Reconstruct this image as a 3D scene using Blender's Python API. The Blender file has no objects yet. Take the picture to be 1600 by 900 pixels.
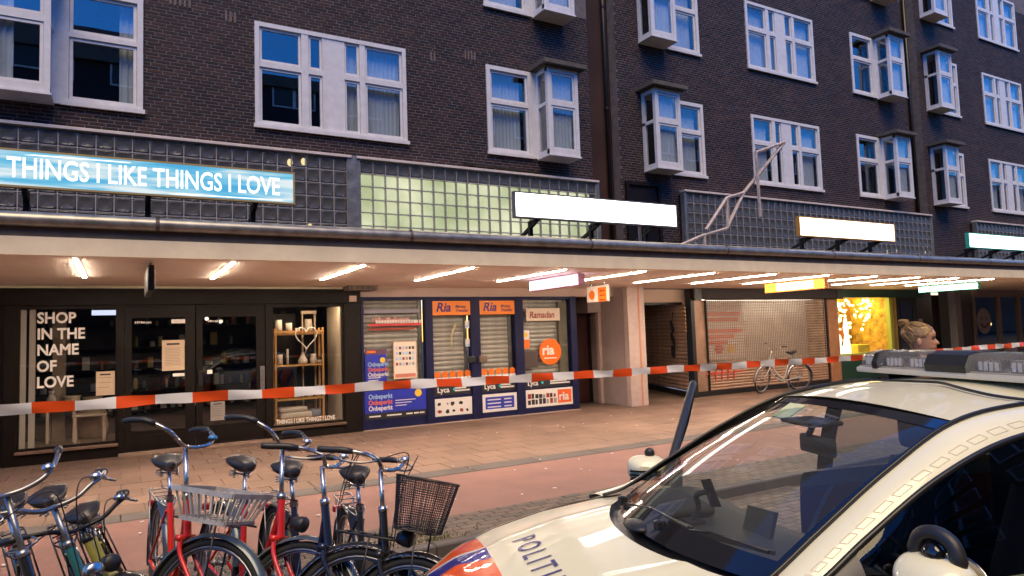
import bpy, bmesh, math, random
from mathutils import Vector, Matrix
random.seed(7)
R = math.radians
sc = bpy.context.scene
C = sc.collection

# ---------------------------------------------------------------- camera
cam_data = bpy.data.cameras.new('camera')
cam = bpy.data.objects.new('camera', cam_data); C.objects.link(cam)
cam_data.sensor_width = 36.0; cam_data.lens = 24.0075
cam_data.clip_start = 0.05; cam_data.clip_end = 800
cam.matrix_world = Matrix(((0.86818, -0.00418, -0.49623, 0.0),
                           (-0.49509, -0.07497, -0.86559, 0.0),
                           (-0.03358, 0.99718, -0.06716, 1.75),
                           (0, 0, 0, 1)))
sc.camera = cam
# ---------------------------------------------------------------- dusk sky
w = bpy.data.worlds.new('World'); sc.world = w; w.use_nodes = True
wn = w.node_tree; bg = wn.nodes['Background']
sky = wn.nodes.new('ShaderNodeTexSky'); sky.sky_type = 'NISHITA'; sky.sun_disc = False
sky.sun_elevation = R(1.2); sky.sun_rotation = R(35); sky.ozone_density = 5.5; sky.dust_density = 0.3; sky.air_density = 1.0
wn.links.new(sky.outputs[0], bg.inputs[0]); bg.inputs[1].default_value = 0.15
street_glow_d = bpy.data.lights.new('sun', 'SUN'); street_glow_d.energy = 0.29; street_glow_d.angle = R(45); street_glow_d.color = (1.0, 0.75, 0.38)
street_glow = bpy.data.objects.new('sun', street_glow_d); C.objects.link(street_glow)
street_glow.rotation_euler = (R(25), R(-12), 0)  # stands in for warm street light, steeper than the sky's low sun
# ---------------------------------------------------------------- exposure
sc.view_settings.view_transform = 'Standard'; sc.view_settings.look = 'None'
sc.view_settings.exposure = 3.85; sc.view_settings.gamma = 1.0
sc.view_settings.use_curve_mapping = False
sc.render.engine = 'CYCLES'
cy = sc.cycles
cy.use_denoising = True; cy.max_bounces = 7; cy.diffuse_bounces = 3; cy.glossy_bounces = 4
cy.transparent_max_bounces = 16; cy.transmission_bounces = 6
cy.caustics_reflective = False; cy.caustics_refractive = False; cy.sample_clamp_indirect = 4.0

# ---------------------------------------------------------------- mesh helpers
class MB:
    def __init__(s): s.v = []; s.f = []
    def add(s, vs, fs):
        o = len(s.v); s.v += [tuple(p) for p in vs]; s.f += [tuple(i + o for i in f) for f in fs]; return s
    def box(s, x0, x1, y0, y1, z0, z1):
        return s.add([(x0,y0,z0),(x1,y0,z0),(x1,y1,z0),(x0,y1,z0),(x0,y0,z1),(x1,y0,z1),(x1,y1,z1),(x0,y1,z1)],
                     [(0,3,2,1),(4,5,6,7),(0,1,5,4),(1,2,6,5),(2,3,7,6),(3,0,4,7)])
    def bbox(s, x0, x1, y0, y1, z0, z1, b=.01):
        """box with chamfered edges"""
        t = bmesh.new(); m = bmesh.ops.create_cube(t, size=1)
        for v in t.verts:
            v.co = Vector((x0 + (v.co.x + .5) * (x1 - x0), y0 + (v.co.y + .5) * (y1 - y0), z0 + (v.co.z + .5) * (z1 - z0)))
        bmesh.ops.bevel(t, geom=t.edges[:], offset=b, segments=2, affect='EDGES', profile=.6)
        t.verts.index_update(); s.add([v.co[:] for v in t.verts], [[v.index for v in f.verts] for f in t.faces]); t.free(); return s
    def obox(s, c, a, b, d):
        c, a, b, d = map(Vector, (c, a, b, d))
        vs = [c + a * i + b * j + d * k for k in (-1, 1) for j in (-1, 1) for i in (-1, 1)]
        return s.add(vs, [(0,2,3,1),(4,5,7,6),(0,1,5,4),(1,3,7,5),(3,2,6,7),(2,0,4,6)])
    def bar(s, p, q, wd, hg, up=(0, 0, 1)):
        p, q = Vector(p), Vector(q); d = (q - p); a = d / 2; n = d.normalized()
        u = Vector(up); sd = n.cross(u)
        if sd.length < 1e-4: sd = n.cross(Vector((1, 0, 0)))
        sd.normalize(); u = sd.cross(n)
        return s.obox((p + q) / 2, a, sd * wd / 2, u * hg / 2)
    def tube(s, pts, r, n=8, closed=False, cap=True):
        P = [Vector(p) for p in pts]; m = len(P)
        rs = r if isinstance(r, (list, tuple)) else [r] * m
        vs = []; nrm = None
        for i in range(m):
            if closed: t = P[(i + 1) % m] - P[i - 1]
            else: t = P[min(i + 1, m - 1)] - P[max(i - 1, 0)]
            if t.length < 1e-9: t = Vector((0, 0, 1))
            t.normalize()
            if nrm is None:
                nrm = t.orthogonal().normalized()
            nrm = nrm - t * nrm.dot(t)
            if nrm.length < 1e-6: nrm = t.orthogonal()
            nrm.normalize(); b = t.cross(nrm)
            for k in range(n):
                a = 2 * math.pi * k / n
                vs.append(P[i] + (nrm * math.cos(a) + b * math.sin(a)) * rs[i])
        fs = []
        for i in range(m if closed else m - 1):
            j = (i + 1) % m
            for k in range(n):
                k2 = (k + 1) % n
                fs.append((i * n + k, j * n + k, j * n + k2, i * n + k2))
        if cap and not closed:
            fs.append(tuple(range(n)))
            fs.append(tuple((m - 1) * n + k for k in reversed(range(n))))
        return s.add(vs, fs)
    def grid(s, rows, closed=False):
        n = len(rows[0]); vs = [p for r in rows for p in r]; fs = []
        for i in range(len(rows) - 1):
            for k in range(n if closed else n - 1):
                k2 = (k + 1) % n
                fs.append((i * n + k, i * n + k2, (i + 1) * n + k2, (i + 1) * n + k))
        return s.add(vs, fs)
    def lathe(s, prof, n=16, c=(0, 0, 0), ax='z'):
        rows = []
        for r, h in prof:
            row = []
            for k in range(n):
                a = 2 * math.pi * k / n; x, y = r * math.cos(a), r * math.sin(a)
                p = {'z': (x, y, h), 'y': (x, h, y), 'x': (h, x, y)}[ax]
                row.append((p[0] + c[0], p[1] + c[1], p[2] + c[2]))
            rows.append(row)
        return s.grid(rows, True)
    def ball(s, c, r, n=12, m=8, f=None):
        rx, ry, rz = r if isinstance(r, (tuple, list)) else (r, r, r)
        rows = []
        for i in range(m + 1):
            ph = math.pi * (i / m - .5)
            rows.append([(c[0] + rx * math.cos(ph) * math.cos(2 * math.pi * k / n), c[1] + ry * math.cos(ph) * math.sin(2 * math.pi * k / n), c[2] + rz * math.sin(ph)) for k in range(n)])
        return s.grid(rows, True)
    def prism(s, poly, y0, y1):
        """polygon in x,z extruded along y"""
        n = len(poly)
        vs = [(x, y0, z) for x, z in poly] + [(x, y1, z) for x, z in poly]
        fs = [tuple(range(n)), tuple(reversed(range(n, 2 * n)))]
        fs += [(i, n + i, n + (i + 1) % n, (i + 1) % n) for i in range(n)]
        return s.add(vs, fs)
    def mesh(s, name, smooth=False, mat=None):
        me = bpy.data.meshes.new(name); me.from_pydata(s.v, [], s.f)
        bm = bmesh.new(); bm.from_mesh(me); bmesh.ops.recalc_face_normals(bm, faces=bm.faces[:])
        bm.to_mesh(me); bm.free()
        if smooth:
            me.polygons.foreach_set('use_smooth', [True] * len(me.polygons))
        if mat: me.materials.append(mat)
        me.update(); return me
    def build(s, name, mat=None, parent=None, smooth=False, loc=None, sub=0):
        o = link(name, s.mesh(name, smooth, mat), parent, loc)
        if smooth == 'auto': autosmooth(o)
        if sub:
            m = o.modifiers.new('subd', 'SUBSURF'); m.levels = m.render_levels = sub
        return o

def autosmooth(o, ang=38):
    me = o.data; bm = bmesh.new(); bm.from_mesh(me)
    for e in bm.edges:
        if len(e.link_faces) == 2 and e.calc_face_angle(0) > R(ang): e.smooth = False
    bm.to_mesh(me); bm.free()

def link(name, data, parent=None, loc=None, rz=0):
    o = bpy.data.objects.new(name, data); C.objects.link(o)
    if parent: o.parent = parent
    if loc: o.location = loc
    if rz: o.rotation_euler.z = rz
    return o
def tag(o, label, cat, group=None, kind=None):
    o['label'] = label; o['category'] = cat
    if group: o['group'] = group
    if kind: o['kind'] = kind
    return o
def thing(name, label, cat, loc=(0, 0, 0), rz=0, group=None):
    o = link(name, None, None, loc, rz); o.empty_display_size = .1
    return tag(o, label, cat, group)
def struct(o, kind='structure'):
    o['kind'] = kind; return o
def cr(pts, n, closed=False):
    """Catmull-Rom resample"""
    P = [Vector(p) for p in pts]; m = len(P); out = []
    seg = m if closed else m - 1
    for i in range(n):
        t = i / (n if closed else n - 1) * seg; k = min(int(t), seg - 1); u = t - k
        if closed: a, b, c_, d = P[(k - 1) % m], P[k % m], P[(k + 1) % m], P[(k + 2) % m]
        else:
            b, c_ = P[k], P[k + 1]
            a = P[k - 1] if k > 0 else b * 2 - c_
            d = P[k + 2] if k + 2 < m else c_ * 2 - b
        out.append(.5 * ((2 * b) + (c_ - a) * u + (2 * a - 5 * b + 4 * c_ - d) * u * u + (3 * b - a - 3 * c_ + d) * u ** 3))
    return out
def lerp(tab, x):
    """piecewise smooth table lookup, tab ascending in x"""
    if x <= tab[0][0]: return tab[0][1]
    for (a, b), (c_, d) in zip(tab, tab[1:]):
        if x <= c_:
            t = (x - a) / (c_ - a); return b + (d - b) * t
    return tab[-1][1]
def text(name, s, size, loc, mat, parent=None, rot=(math.pi / 2, 0, 0), ext=.002, ax='LEFT', bold=0, sx=1, shear=0, ls=None):
    cu = bpy.data.curves.new(name, 'FONT'); cu.body = s; cu.size = size; cu.extrude = ext; cu.align_x = ax
    cu.offset = bold; cu.shear = shear; cu.resolution_u = 3
    if ls: cu.space_line = ls
    cu.materials.append(mat)
    tmp = link('tmp', cu); me = bpy.data.meshes.new_from_object(tmp.evaluated_get(bpy.context.evaluated_depsgraph_get()))
    bpy.data.objects.remove(tmp); me.name = name
    if not me.materials: me.materials.append(mat)
    o = link(name, me, parent, loc); o.rotation_euler = rot; o.scale = (sx, 1, 1)
    return o

# ---------------------------------------------------------------- materials
def nt(name):
    m = bpy.data.materials.new(name); m.use_nodes = True
    return m, m.node_tree.nodes, m.node_tree.links, m.node_tree.nodes['Principled BSDF']
def mat(name, col, rough=.5, metal=0, var=.0, scale=8, bump=0, bscale=60, coat=0, spec=.5, dirt=0, rvar=0):
    m, N, L, b = nt(name)
    b.inputs['Roughness'].default_value = rough; b.inputs['Metallic'].default_value = metal
    b.inputs['Specular IOR Level'].default_value = spec
    b.inputs['Coat Weight'].default_value = coat; b.inputs['Coat Roughness'].default_value = .04
    b.inputs['Base Color'].default_value = (*col, 1)
    tc = N.new('ShaderNodeTexCoord')
    if var or dirt:
        n1 = N.new('ShaderNodeTexNoise'); n1.inputs['Scale'].default_value = scale; n1.inputs['Detail'].default_value = 6
        n1.inputs['Roughness'].default_value = .65
        L.new(tc.outputs['Object'], n1.inputs['Vector'])
        rp = N.new('ShaderNodeValToRGB'); rp.color_ramp.elements[0].position = .3; rp.color_ramp.elements[1].position = .72
        rp.color_ramp.elements[0].color = (*[c * (1 - var) for c in col], 1)
        rp.color_ramp.elements[1].color = (*[min(1, c * (1 + var)) for c in col], 1)
        L.new(n1.outputs[0], rp.inputs[0]); L.new(rp.outputs[0], b.inputs['Base Color'])
        if rvar:
            mr = N.new('ShaderNodeMapRange'); mr.inputs[3].default_value = max(0, rough - rvar); mr.inputs[4].default_value = min(1, rough + rvar)
            L.new(n1.outputs[0], mr.inputs[0]); L.new(mr.outputs[0], b.inputs['Roughness'])
    if bump:
        n2 = N.new('ShaderNodeTexNoise'); n2.inputs['Scale'].default_value = bscale; n2.inputs['Detail'].default_value = 5
        L.new(tc.outputs['Object'], n2.inputs['Vector'])
        bp = N.new('ShaderNodeBump'); bp.inputs['Strength'].default_value = bump; bp.inputs['Distance'].default_value = .01
        L.new(n2.outputs[0], bp.inputs['Height']); L.new(bp.outputs[0], b.inputs['Normal'])
    return m
def piece_mat(name, cols, rough=.8, bump=.3, bscale=80, stain=.25, sscale=1.2):
    """colour differs from piece to piece (per object and per loose island), plus large uneven staining"""
    m, N, L, b = nt(name); b.inputs['Roughness'].default_value = rough
    b.inputs['Specular IOR Level'].default_value = .35
    g = N.new('ShaderNodeNewGeometry'); oi = N.new('ShaderNodeObjectInfo'); tc = N.new('ShaderNodeTexCoord')
    ad = N.new('ShaderNodeMath'); ad.operation = 'ADD'; L.new(g.outputs['Random Per Island'], ad.inputs[0]); L.new(oi.outputs['Random'], ad.inputs[1])
    fr = N.new('ShaderNodeMath'); fr.operation = 'FRACT'; L.new(ad.outputs[0], fr.inputs[0])
    rp = N.new('ShaderNodeValToRGB'); e = rp.color_ramp.elements
    while len(e) < len(cols): e.new(.5)
    for i, c in enumerate(cols): e[i].position = i / (len(cols) - 1); e[i].color = (*c, 1)
    L.new(fr.outputs[0], rp.inputs[0])
    n1 = N.new('ShaderNodeTexNoise'); n1.inputs['Scale'].default_value = sscale; n1.inputs['Detail'].default_value = 7
    L.new(g.outputs['Position'], n1.inputs['Vector'])
    mr = N.new('ShaderNodeMapRange'); mr.inputs[1].default_value = .3; mr.inputs[2].default_value = .7; mr.inputs[3].default_value = 1 - stain; mr.inputs[4].default_value = 1 + stain
    L.new(n1.outputs[0], mr.inputs[0])
    mx = N.new('ShaderNodeMix'); mx.data_type = 'RGBA'; mx.blend_type = 'MULTIPLY'; mx.inputs[0].default_value = 1
    L.new(rp.outputs[0], mx.inputs[6]); L.new(mr.outputs[0], mx.inputs[7]); L.new(mx.outputs[2], b.inputs['Base Color'])
    n2 = N.new('ShaderNodeTexNoise'); n2.inputs['Scale'].default_value = bscale; n2.inputs['Detail'].default_value = 4
    L.new(g.outputs['Position'], n2.inputs['Vector'])
    bp = N.new('ShaderNodeBump'); bp.inputs['Strength'].default_value = bump; bp.inputs['Distance'].default_value = .006
    L.new(n2.outputs[0], bp.inputs['Height']); L.new(bp.outputs[0], b.inputs['Normal'])
    return m
EXPO = 2 ** -sc.view_settings.exposure      # emitter strengths below are given as seen in the picture
def emit(name, col, st, mixcol=None):
    m = bpy.data.materials.new(name); m.use_nodes = True; N = m.node_tree.nodes; L = m.node_tree.links
    N.remove(N['Principled BSDF']); e = N.new('ShaderNodeEmission'); e.inputs[0].default_value = (*col, 1); e.inputs[1].default_value = st * EXPO
    L.new(e.outputs[0], N['Material Output'].inputs[0]); return m
def fresnel(N, L, ior):
    """same reflectance from either side of a thin pane"""
    f = N.new('ShaderNodeFresnel'); g = N.new('ShaderNodeNewGeometry'); e = N.new('ShaderNodeMath'); e.operation = 'MULTIPLY_ADD'
    L.new(g.outputs['Backfacing'], e.inputs[0]); e.inputs[1].default_value = -2; e.inputs[2].default_value = 1
    p = N.new('ShaderNodeMath'); p.operation = 'POWER'; p.inputs[0].default_value = ior; L.new(e.outputs[0], p.inputs[1]); L.new(p.outputs[0], f.inputs[0])
    return f
def pane_mat(name, tint=(.9, .93, .95), ior=1.6, rough=0.0, wav=0, film=0):
    m = bpy.data.materials.new(name); m.use_nodes = True; N = m.node_tree.nodes; L = m.node_tree.links
    N.remove(N['Principled BSDF'])
    t = N.new('ShaderNodeBsdfTransparent'); t.inputs[0].default_value = (*tint, 1)
    g = N.new('ShaderNodeBsdfGlossy'); g.inputs['Roughness'].default_value = rough; g.inputs[0].default_value = (1, 1, 1, 1)
    f = fresnel(N, L, ior)
    mx = N.new('ShaderNodeMixShader'); L.new(f.outputs[0], mx.inputs[0]); L.new(t.outputs[0], mx.inputs[1]); L.new(g.outputs[0], mx.inputs[2])
    if film:      # thin grey haze mixed into the glass, as on dirty panes
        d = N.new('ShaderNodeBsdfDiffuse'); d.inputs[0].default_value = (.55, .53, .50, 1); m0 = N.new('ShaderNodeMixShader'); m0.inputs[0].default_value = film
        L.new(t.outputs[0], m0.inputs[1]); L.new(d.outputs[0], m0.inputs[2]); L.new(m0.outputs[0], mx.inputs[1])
    if wav:
        tc = N.new('ShaderNodeNewGeometry'); n = N.new('ShaderNodeTexNoise'); n.inputs['Scale'].default_value = .9
        L.new(tc.outputs['Position'], n.inputs['Vector'])
        bp = N.new('ShaderNodeBump'); bp.inputs['Strength'].default_value = wav; bp.inputs['Distance'].default_value = .02
        L.new(n.outputs[0], bp.inputs['Height']); L.new(bp.outputs[0], g.inputs['Normal'])
    L.new(mx.outputs[0], N['Material Output'].inputs[0]); return m

M = {}
M['brick'] = piece_mat('dark_brick', [(.016,.008,.009), (.028,.013,.013), (.048,.021,.017), (.022,.011,.012), (.011,.007,.009)], .72, .35, 90, .3, .8)
M['mortar'] = mat('mortar', (.15, .128, .135), .9, var=.3, scale=5, bump=.3)
M['brick_far'] = None
M['white_paint'] = mat('white_window_paint', (.70, .68, .69), .42, var=.10, scale=6, bump=.04, bscale=40)
M['black_wood'] = mat('black_shopfront_paint', (.010, .0065, .0055), .5, var=.35, scale=7, bump=.05, spec=.2)
M['navy'] = mat('navy_shopfront_paint', (.010, .012, .055), .5, var=.2, scale=6, spec=.25)
M['zinc'] = mat('grey_zinc', (.30, .29, .27), .38, .6, var=.35, scale=5, rvar=.15)
M['fascia'] = mat('cream_render', (.90, .78, .55), .7, var=.10, scale=2.5, bump=.08)
M['soffit'] = mat('soffit_board', (.90, .79, .69), .65, var=.07, scale=1.5)
M['dark_felt'] = mat('dark_flashing', (.10, .085, .075), .8, var=.3, scale=4)
M['canopy_top'] = mat('roofing_felt', (.05, .05, .055), .9, var=.3, scale=3, bump=.3)
M['steel'] = mat('dull_steel', (.30, .30, .31), .35, .9, var=.25, scale=20)
M['chrome'] = mat('worn_chrome', (.50, .49, .49), .27, 1.0, var=.2, scale=30, rvar=.12)
M['black_metal'] = mat('black_metal', (.018, .018, .02), .4, .2, var=.3, scale=15)
M['rubber'] = mat('tyre_rubber', (.016, .016, .016), .75, var=.3, scale=20, bump=.1)
M['black_plastic'] = mat('black_plastic', (.016, .016, .017), .45, var=.25, scale=25, bump=.05, bscale=200)
M['concrete'] = mat('grey_concrete', (.27, .24, .23), .8, var=.15, scale=3, bump=.15)
M['pane'] = pane_mat('window_glass', (.86, .90, .93), 1.9, wav=.02)
M['shop_pane'] = pane_mat('shop_glass', (.9, .92, .92), 1.5)
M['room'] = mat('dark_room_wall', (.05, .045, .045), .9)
M['curtain'] = mat('net_curtain', (.78, .78, .80), .9, var=.08, scale=3)
M['curtain_dark'] = mat('brown_curtain', (.16, .13, .12), .9, var=.15, scale=3)
M['paper'] = mat('white_paper', (.72, .66, .58), .7, var=.04, scale=3)
M['ink'] = mat('black_ink', (.02, .02, .025), .6)
M['white_vinyl'] = mat('white_vinyl', (.88, .84, .80), .5)
M['tube'] = emit('warm_light_tube', (1.0, .79, .61), 215)
# ================================================================ GROUND
def rect_sheet(name, x0, x1, y0, y1, z, m, parent=None):
    return MB().add([(x0,y0,z),(x1,y0,z),(x1,y1,z),(x0,y1,z)], [(0,1,2,3)]).build(name, m, parent)
M['asphalt'] = mat('road_asphalt', (.055, .05, .048), .8, var=.3, scale=3, bump=.4, bscale=150)
M['red_asphalt'] = mat('red_cycle_asphalt', (.21, .100, .074), .72, var=.20, scale=1.6, bump=.25, bscale=220, rvar=.08)
M['tile'] = piece_mat('pavement_tile', [(.148,.094,.068), (.172,.110,.080), (.19,.122,.089), (.16,.102,.074)], .62, .3, 60, .24, .7)
M['joint'] = mat('sand_joint', (.22, .165, .125), .95, var=.3, scale=9, bump=.2)
M['tile_far'] = mat('pavement_far', (.175, .118, .086), .65, var=.10, scale=1.1, bump=.15)
M['clinker'] = piece_mat('clay_paver', [(.10,.075,.055), (.14,.10,.07), (.12,.085,.065), (.085,.07,.055), (.16,.115,.08)], .7, .4, 70, .25, 1.1)
M['kerbstone'] = piece_mat('dark_kerb_stone', [(.085,.07,.062), (.10,.085,.075), (.075,.062,.056)], .7, .35, 60, .25, 1.5)
M['moss'] = mat('mossy_joint', (.055, .05, .03), .95, var=.5, scale=6)
ground = struct(rect_sheet('ground', -260, 260, -260, 260, -.16, M['asphalt']))
road = struct(rect_sheet('road', -60, 90, -9, 5.42, -.118, M['moss']))
pav = struct(rect_sheet('pavement', -60, 90, 8.40, 20, -.012, M['joint']))
path = struct(MB().box(-60, 90, 6.25, 8.06, -.15, -.006).build('cycle_path', M['red_asphalt']))
strip = struct(rect_sheet('paver_strip', -60, 90, 5.56, 6.25, -.014, M['moss']))

def paver_mesh(name, lx, ly, h, b, m):
    """paver with chamfered top edges, origin at top centre"""
    x, y = lx / 2, ly / 2
    v = [(-x,-y,-h),(x,-y,-h),(x,y,-h),(-x,y,-h),(-x,-y,-b),(x,-y,-b),(x,y,-b),(-x,y,-b),(-x+b,-y+b,0),(x-b,-y+b,0),(x-b,y-b,0),(-x+b,y-b,0)]
    f = [(0,1,5,4),(1,2,6,5),(2,3,7,6),(3,0,4,7),(4,5,9,8),(5,6,10,9),(6,7,11,10),(7,4,8,11),(8,9,10,11)]
    return MB().add(v, f).mesh(name, False, m)
def field(name, parent, me, spots, limit, key):
    """spots (x, y, z, rz): the ones nearest by key as pieces, the rest as one joined part"""
    spots = sorted(spots, key=key); rnd = random.Random(3)
    for x, y, z, rz in spots[:limit]:
        o = link(name, me, parent, (x, y, z + rnd.uniform(-.0015, .0015)))
        o.rotation_euler = (rnd.uniform(-.006, .006), rnd.uniform(-.006, .006), rz + rnd.uniform(-.01, .01))
    rest = MB(); V = [v.co.copy() for v in me.vertices]; F = [tuple(p.vertices) for p in me.polygons]
    for x, y, z, rz in spots[limit:]:
        c, s_ = math.cos(rz), math.sin(rz); dz = rnd.uniform(-.0015, .0015)
        rest.add([(x + v.x * c - v.y * s_, y + v.x * s_ + v.y * c, z + v.z + dz) for v in V], F)
    if spots[limit:]:
        o = rest.build(name, me.materials[0], parent); o['kind'] = 'stuff'
dist = lambda s: s[0] ** 2 + s[1] ** 2
# pavement slabs (0.45 m) in half bond
tm = paver_mesh('tile', .442, .442, .05, .005, M['tile'])
sp = []
for j in range(10):
    for i in range(-8, 52):
        sp.append((i * .45 + (.225 if j % 2 else 0), 8.40 + .225 + j * .45, 0, 0))
field('tile', pav, tm, [s for s in sp if s[1] < 12.75], 300, lambda s: s[0] ** 2 * .6 + s[1] ** 2)
far = rect_sheet('tile_surface', 22.9, 90, 8.4, 20, -.002, M['tile_far'], pav)
alc = rect_sheet('alcove_floor', -6, 22.9, 12.62, 20, -.008, M['tile_far'], pav)
# band of dark stones between pavement and cycle path; kerb along the parking strip
km = paver_mesh('kerb_stone', .992, .335, .06, .008, M['kerbstone'])
band = struct(MB().box(-60, 90, 8.065, 8.395, -.15, -.03).build('stone_band', M['moss']))
for i in range(-4, 24): link('kerb_stone', km, band, (i + .5, 8.23, .001))
km2 = paver_mesh('kerb_stone', .992, .13, .16, .012, M['kerbstone'])
kerb = struct(MB().box(-60, 90, 5.44, 5.55, -.16, -.03).build('kerb', M['moss']))
for i in range(-4, 18): link('kerb_stone', km2, kerb, (i + .5 + .3, 5.49, .002))
# clay pavers
cm = paver_mesh('paver', .192, .096, .05, .006, M['clinker'])
sp = []
for j in range(7):
    for i in range(-18, 70):
        sp.append((i * .2 + (.1 if j % 2 else 0), 5.61 + j * .0985, 0, 0))
field('paver', strip, cm, sp, 120, dist)
sp = []
for j in range(44):
    for i in range(-12, 34):
        sp.append((i * .2 + (.1 if j % 2 else 0), 5.37 - j * .1, -.10, 0))
field('paver', road, cm, [s for s in sp if s[1] > 1.2 and s[0] > -2.0], 260, lambda s: (s[0] - 1.2) ** 2 + (s[1] - 4.6) ** 2)
# litter specks on the pavement
M['litter'] = mat('litter', (.6, .55, .48), .8, var=.3)
lit = MB(); rl = random.Random(5)
for i in range(90):
    x, y = rl.uniform(-1, 12), rl.uniform(5.6, 12.4); a = rl.uniform(0, 6.3); s_ = rl.uniform(.006, .022)
    lit.obox((x, y, .004), (s_ * math.cos(a), s_ * math.sin(a), 0), (-s_ * .6 * math.sin(a), s_ * .6 * math.cos(a), 0), (0, 0, .002))
lo = lit.build('litter', M['litter']); tag(lo, 'tiny pale scraps scattered over the pavement and cycle path', 'litter', kind='stuff')
wl = MB()
for i in range(260):
    x = rl.choice([rl.gauss(2.35, .12), rl.uniform(-1, 4)]); y = rl.gauss(5.60, .02) if i % 3 else rl.gauss(5.75, .06)
    h = rl.uniform(.02, .055); a = rl.uniform(0, 6.3); d = Vector((math.cos(a), math.sin(a), 0))
    wl.add([Vector((x, y, -.005)) + d * .006, Vector((x, y, -.005)) - d * .006, Vector((x, y, h)) + Vector((rl.uniform(-.03, .03), rl.uniform(-.03, .03), 0))], [(0, 1, 2)])
tag(wl.build('weeds', mat('weed_green', (.08, .10, .02), .8, var=.4)), 'small green weeds growing along the kerb', 'weeds', kind='stuff')

# ================================================================ APARTMENT BUILDINGS
YF = 12.88            # brick face
PITCH = 3.3; Z0 = 5.68; WH = 1.98
full = MB()
def half_brick_mesh(l):
    x, z, b = l / 2, .0232, .003
    return MB().add([(-x,0.012,-z),(x,0.012,-z),(x,0.012,z),(-x,0.012,z),(-x,.003,-z),(x,.003,-z),(x,.003,z),(-x,.003,z),(-x+b,0,-z+b),(x-b,0,-z+b),(x-b,0,z-b),(-x+b,0,z-b)],
                    [(0,1,5,4),(1,2,6,5),(2,3,7,6),(3,0,4,7),(4,5,9,8),(5,6,10,9),(6,7,11,10),(7,4,8,11),(8,9,10,11)])
def subtract(iv, a, b):
    out = []
    for p, q in iv:
        if b <= p or a >= q: out.append((p, q))
        else:
            if a > p: out.append((p, a))
            if b < q: out.append((b, q))
    return out
brick_data = half_brick_mesh(.224).mesh('brick', False, M['brick'])
def brick_wall(parent, x0, x1, z0, z1, holes, npart, y=YF, zfine=99, near=(2, 6.3)):
    """mortar slab pieces round the holes and every brick in front of it"""
    body = MB()
    zs = sorted({z0, z1, *[h[2] for h in holes], *[h[3] for h in holes]})
    zs = [z for z in zs if z0 <= z <= z1]
    for a, b in zip(zs, zs[1:]):
        iv = [(x0, x1)]
        for h in holes:
            if h[2] < b - 1e-6 and h[3] > a + 1e-6: iv = subtract(iv, h[0], h[1])
        for p, q in iv: body.box(p, q, y + .0045, y + .30, a, b)
    wall = body.build('wall', M['mortar'], parent)
    spots = []; rest = MB(); H = .0605
    z = z0 + .005
    row = 0
    while z + .05 < min(z1, zfine):
        zc = z + .0255; iv = [(x0, x1)]
        for h in holes:
            if h[2] < zc + .02 and h[3] > zc - .02: iv = subtract(iv, h[0], h[1])
        off = (row % 2) * .119 + (row % 4 // 2) * .06
        for p, q in iv:
            n0 = math.floor((p - off) / .238); x = off + n0 * .238
            while x < q:
                a, b = max(x + .007, p), min(x + .231, q)
                if b - a > .03:
                    spots.append((a, b, zc))
                x += .238
        z += H; row += 1
    fulls = sorted([s for s in spots if abs(s[1] - s[0] - .224) < .002], key=lambda s: (s[0] - near[0]) ** 2 + (s[2] - near[1]) ** 2)[:npart]
    fs = set(fulls)
    for a, b, zc in fulls: link('brick', brick_data, wall, ((a + b) / 2, y, zc))
    for s in spots:
        if s in fs: continue
        m = half_brick_mesh(s[1] - s[0]); cx = (s[0] + s[1]) / 2
        dy = random.uniform(-.0015, .0015)
        rest.add([(v[0] + cx, v[1] + y + dy, v[2] + s[2]) for v in m.v], m.f)
    r = rest.build('brick', M['brick'], wall); r['kind'] = 'stuff'
    return wall

# ---- windows (origin: lower left corner of the opening, on the brick face, facing -y)
def sash(mb, x0, x1, z0, z1, t, y0, y1):
    mb.box(x0, x0 + t, y0, y1, z0, z1); mb.box(x1 - t, x1, y0, y1, z0, z1)
    mb.box(x0 + t, x1 - t, y0, y1, z0, z0 + t); mb.box(x0 + t, x1 - t, y0, y1, z1 - t, z1)
def curtain(mb, x0, x1, y, z0, z1, amp=.02, wl_=.09):
    n = max(8, int((x1 - x0) / .018)); ph = random.uniform(0, 6)
    mb.grid([[(x0 + (x1 - x0) * i / n, y + amp * math.sin(ph + 6.283 * (x1 - x0) * i / n / wl_) + .4 * amp * math.sin(2.3 * i + ph), z) for i in range(n + 1)] for z in (z0, z1)])
wcache = {}
def wmesh(key, mb, m, smooth=False):
    if key not in wcache: wcache[key] = mb.mesh(key[1], smooth, m)
    return wcache[key]
def pane_set(kind, root, rects, y, m=None):
    """each pane its own sub-part"""
    for i, (a, b, c, d) in enumerate(rects):
        link('pane', wmesh((kind + str(i), 'pane'), MB().box(a, b, y, y + .012, c, d), m or M['pane']), root)
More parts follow.
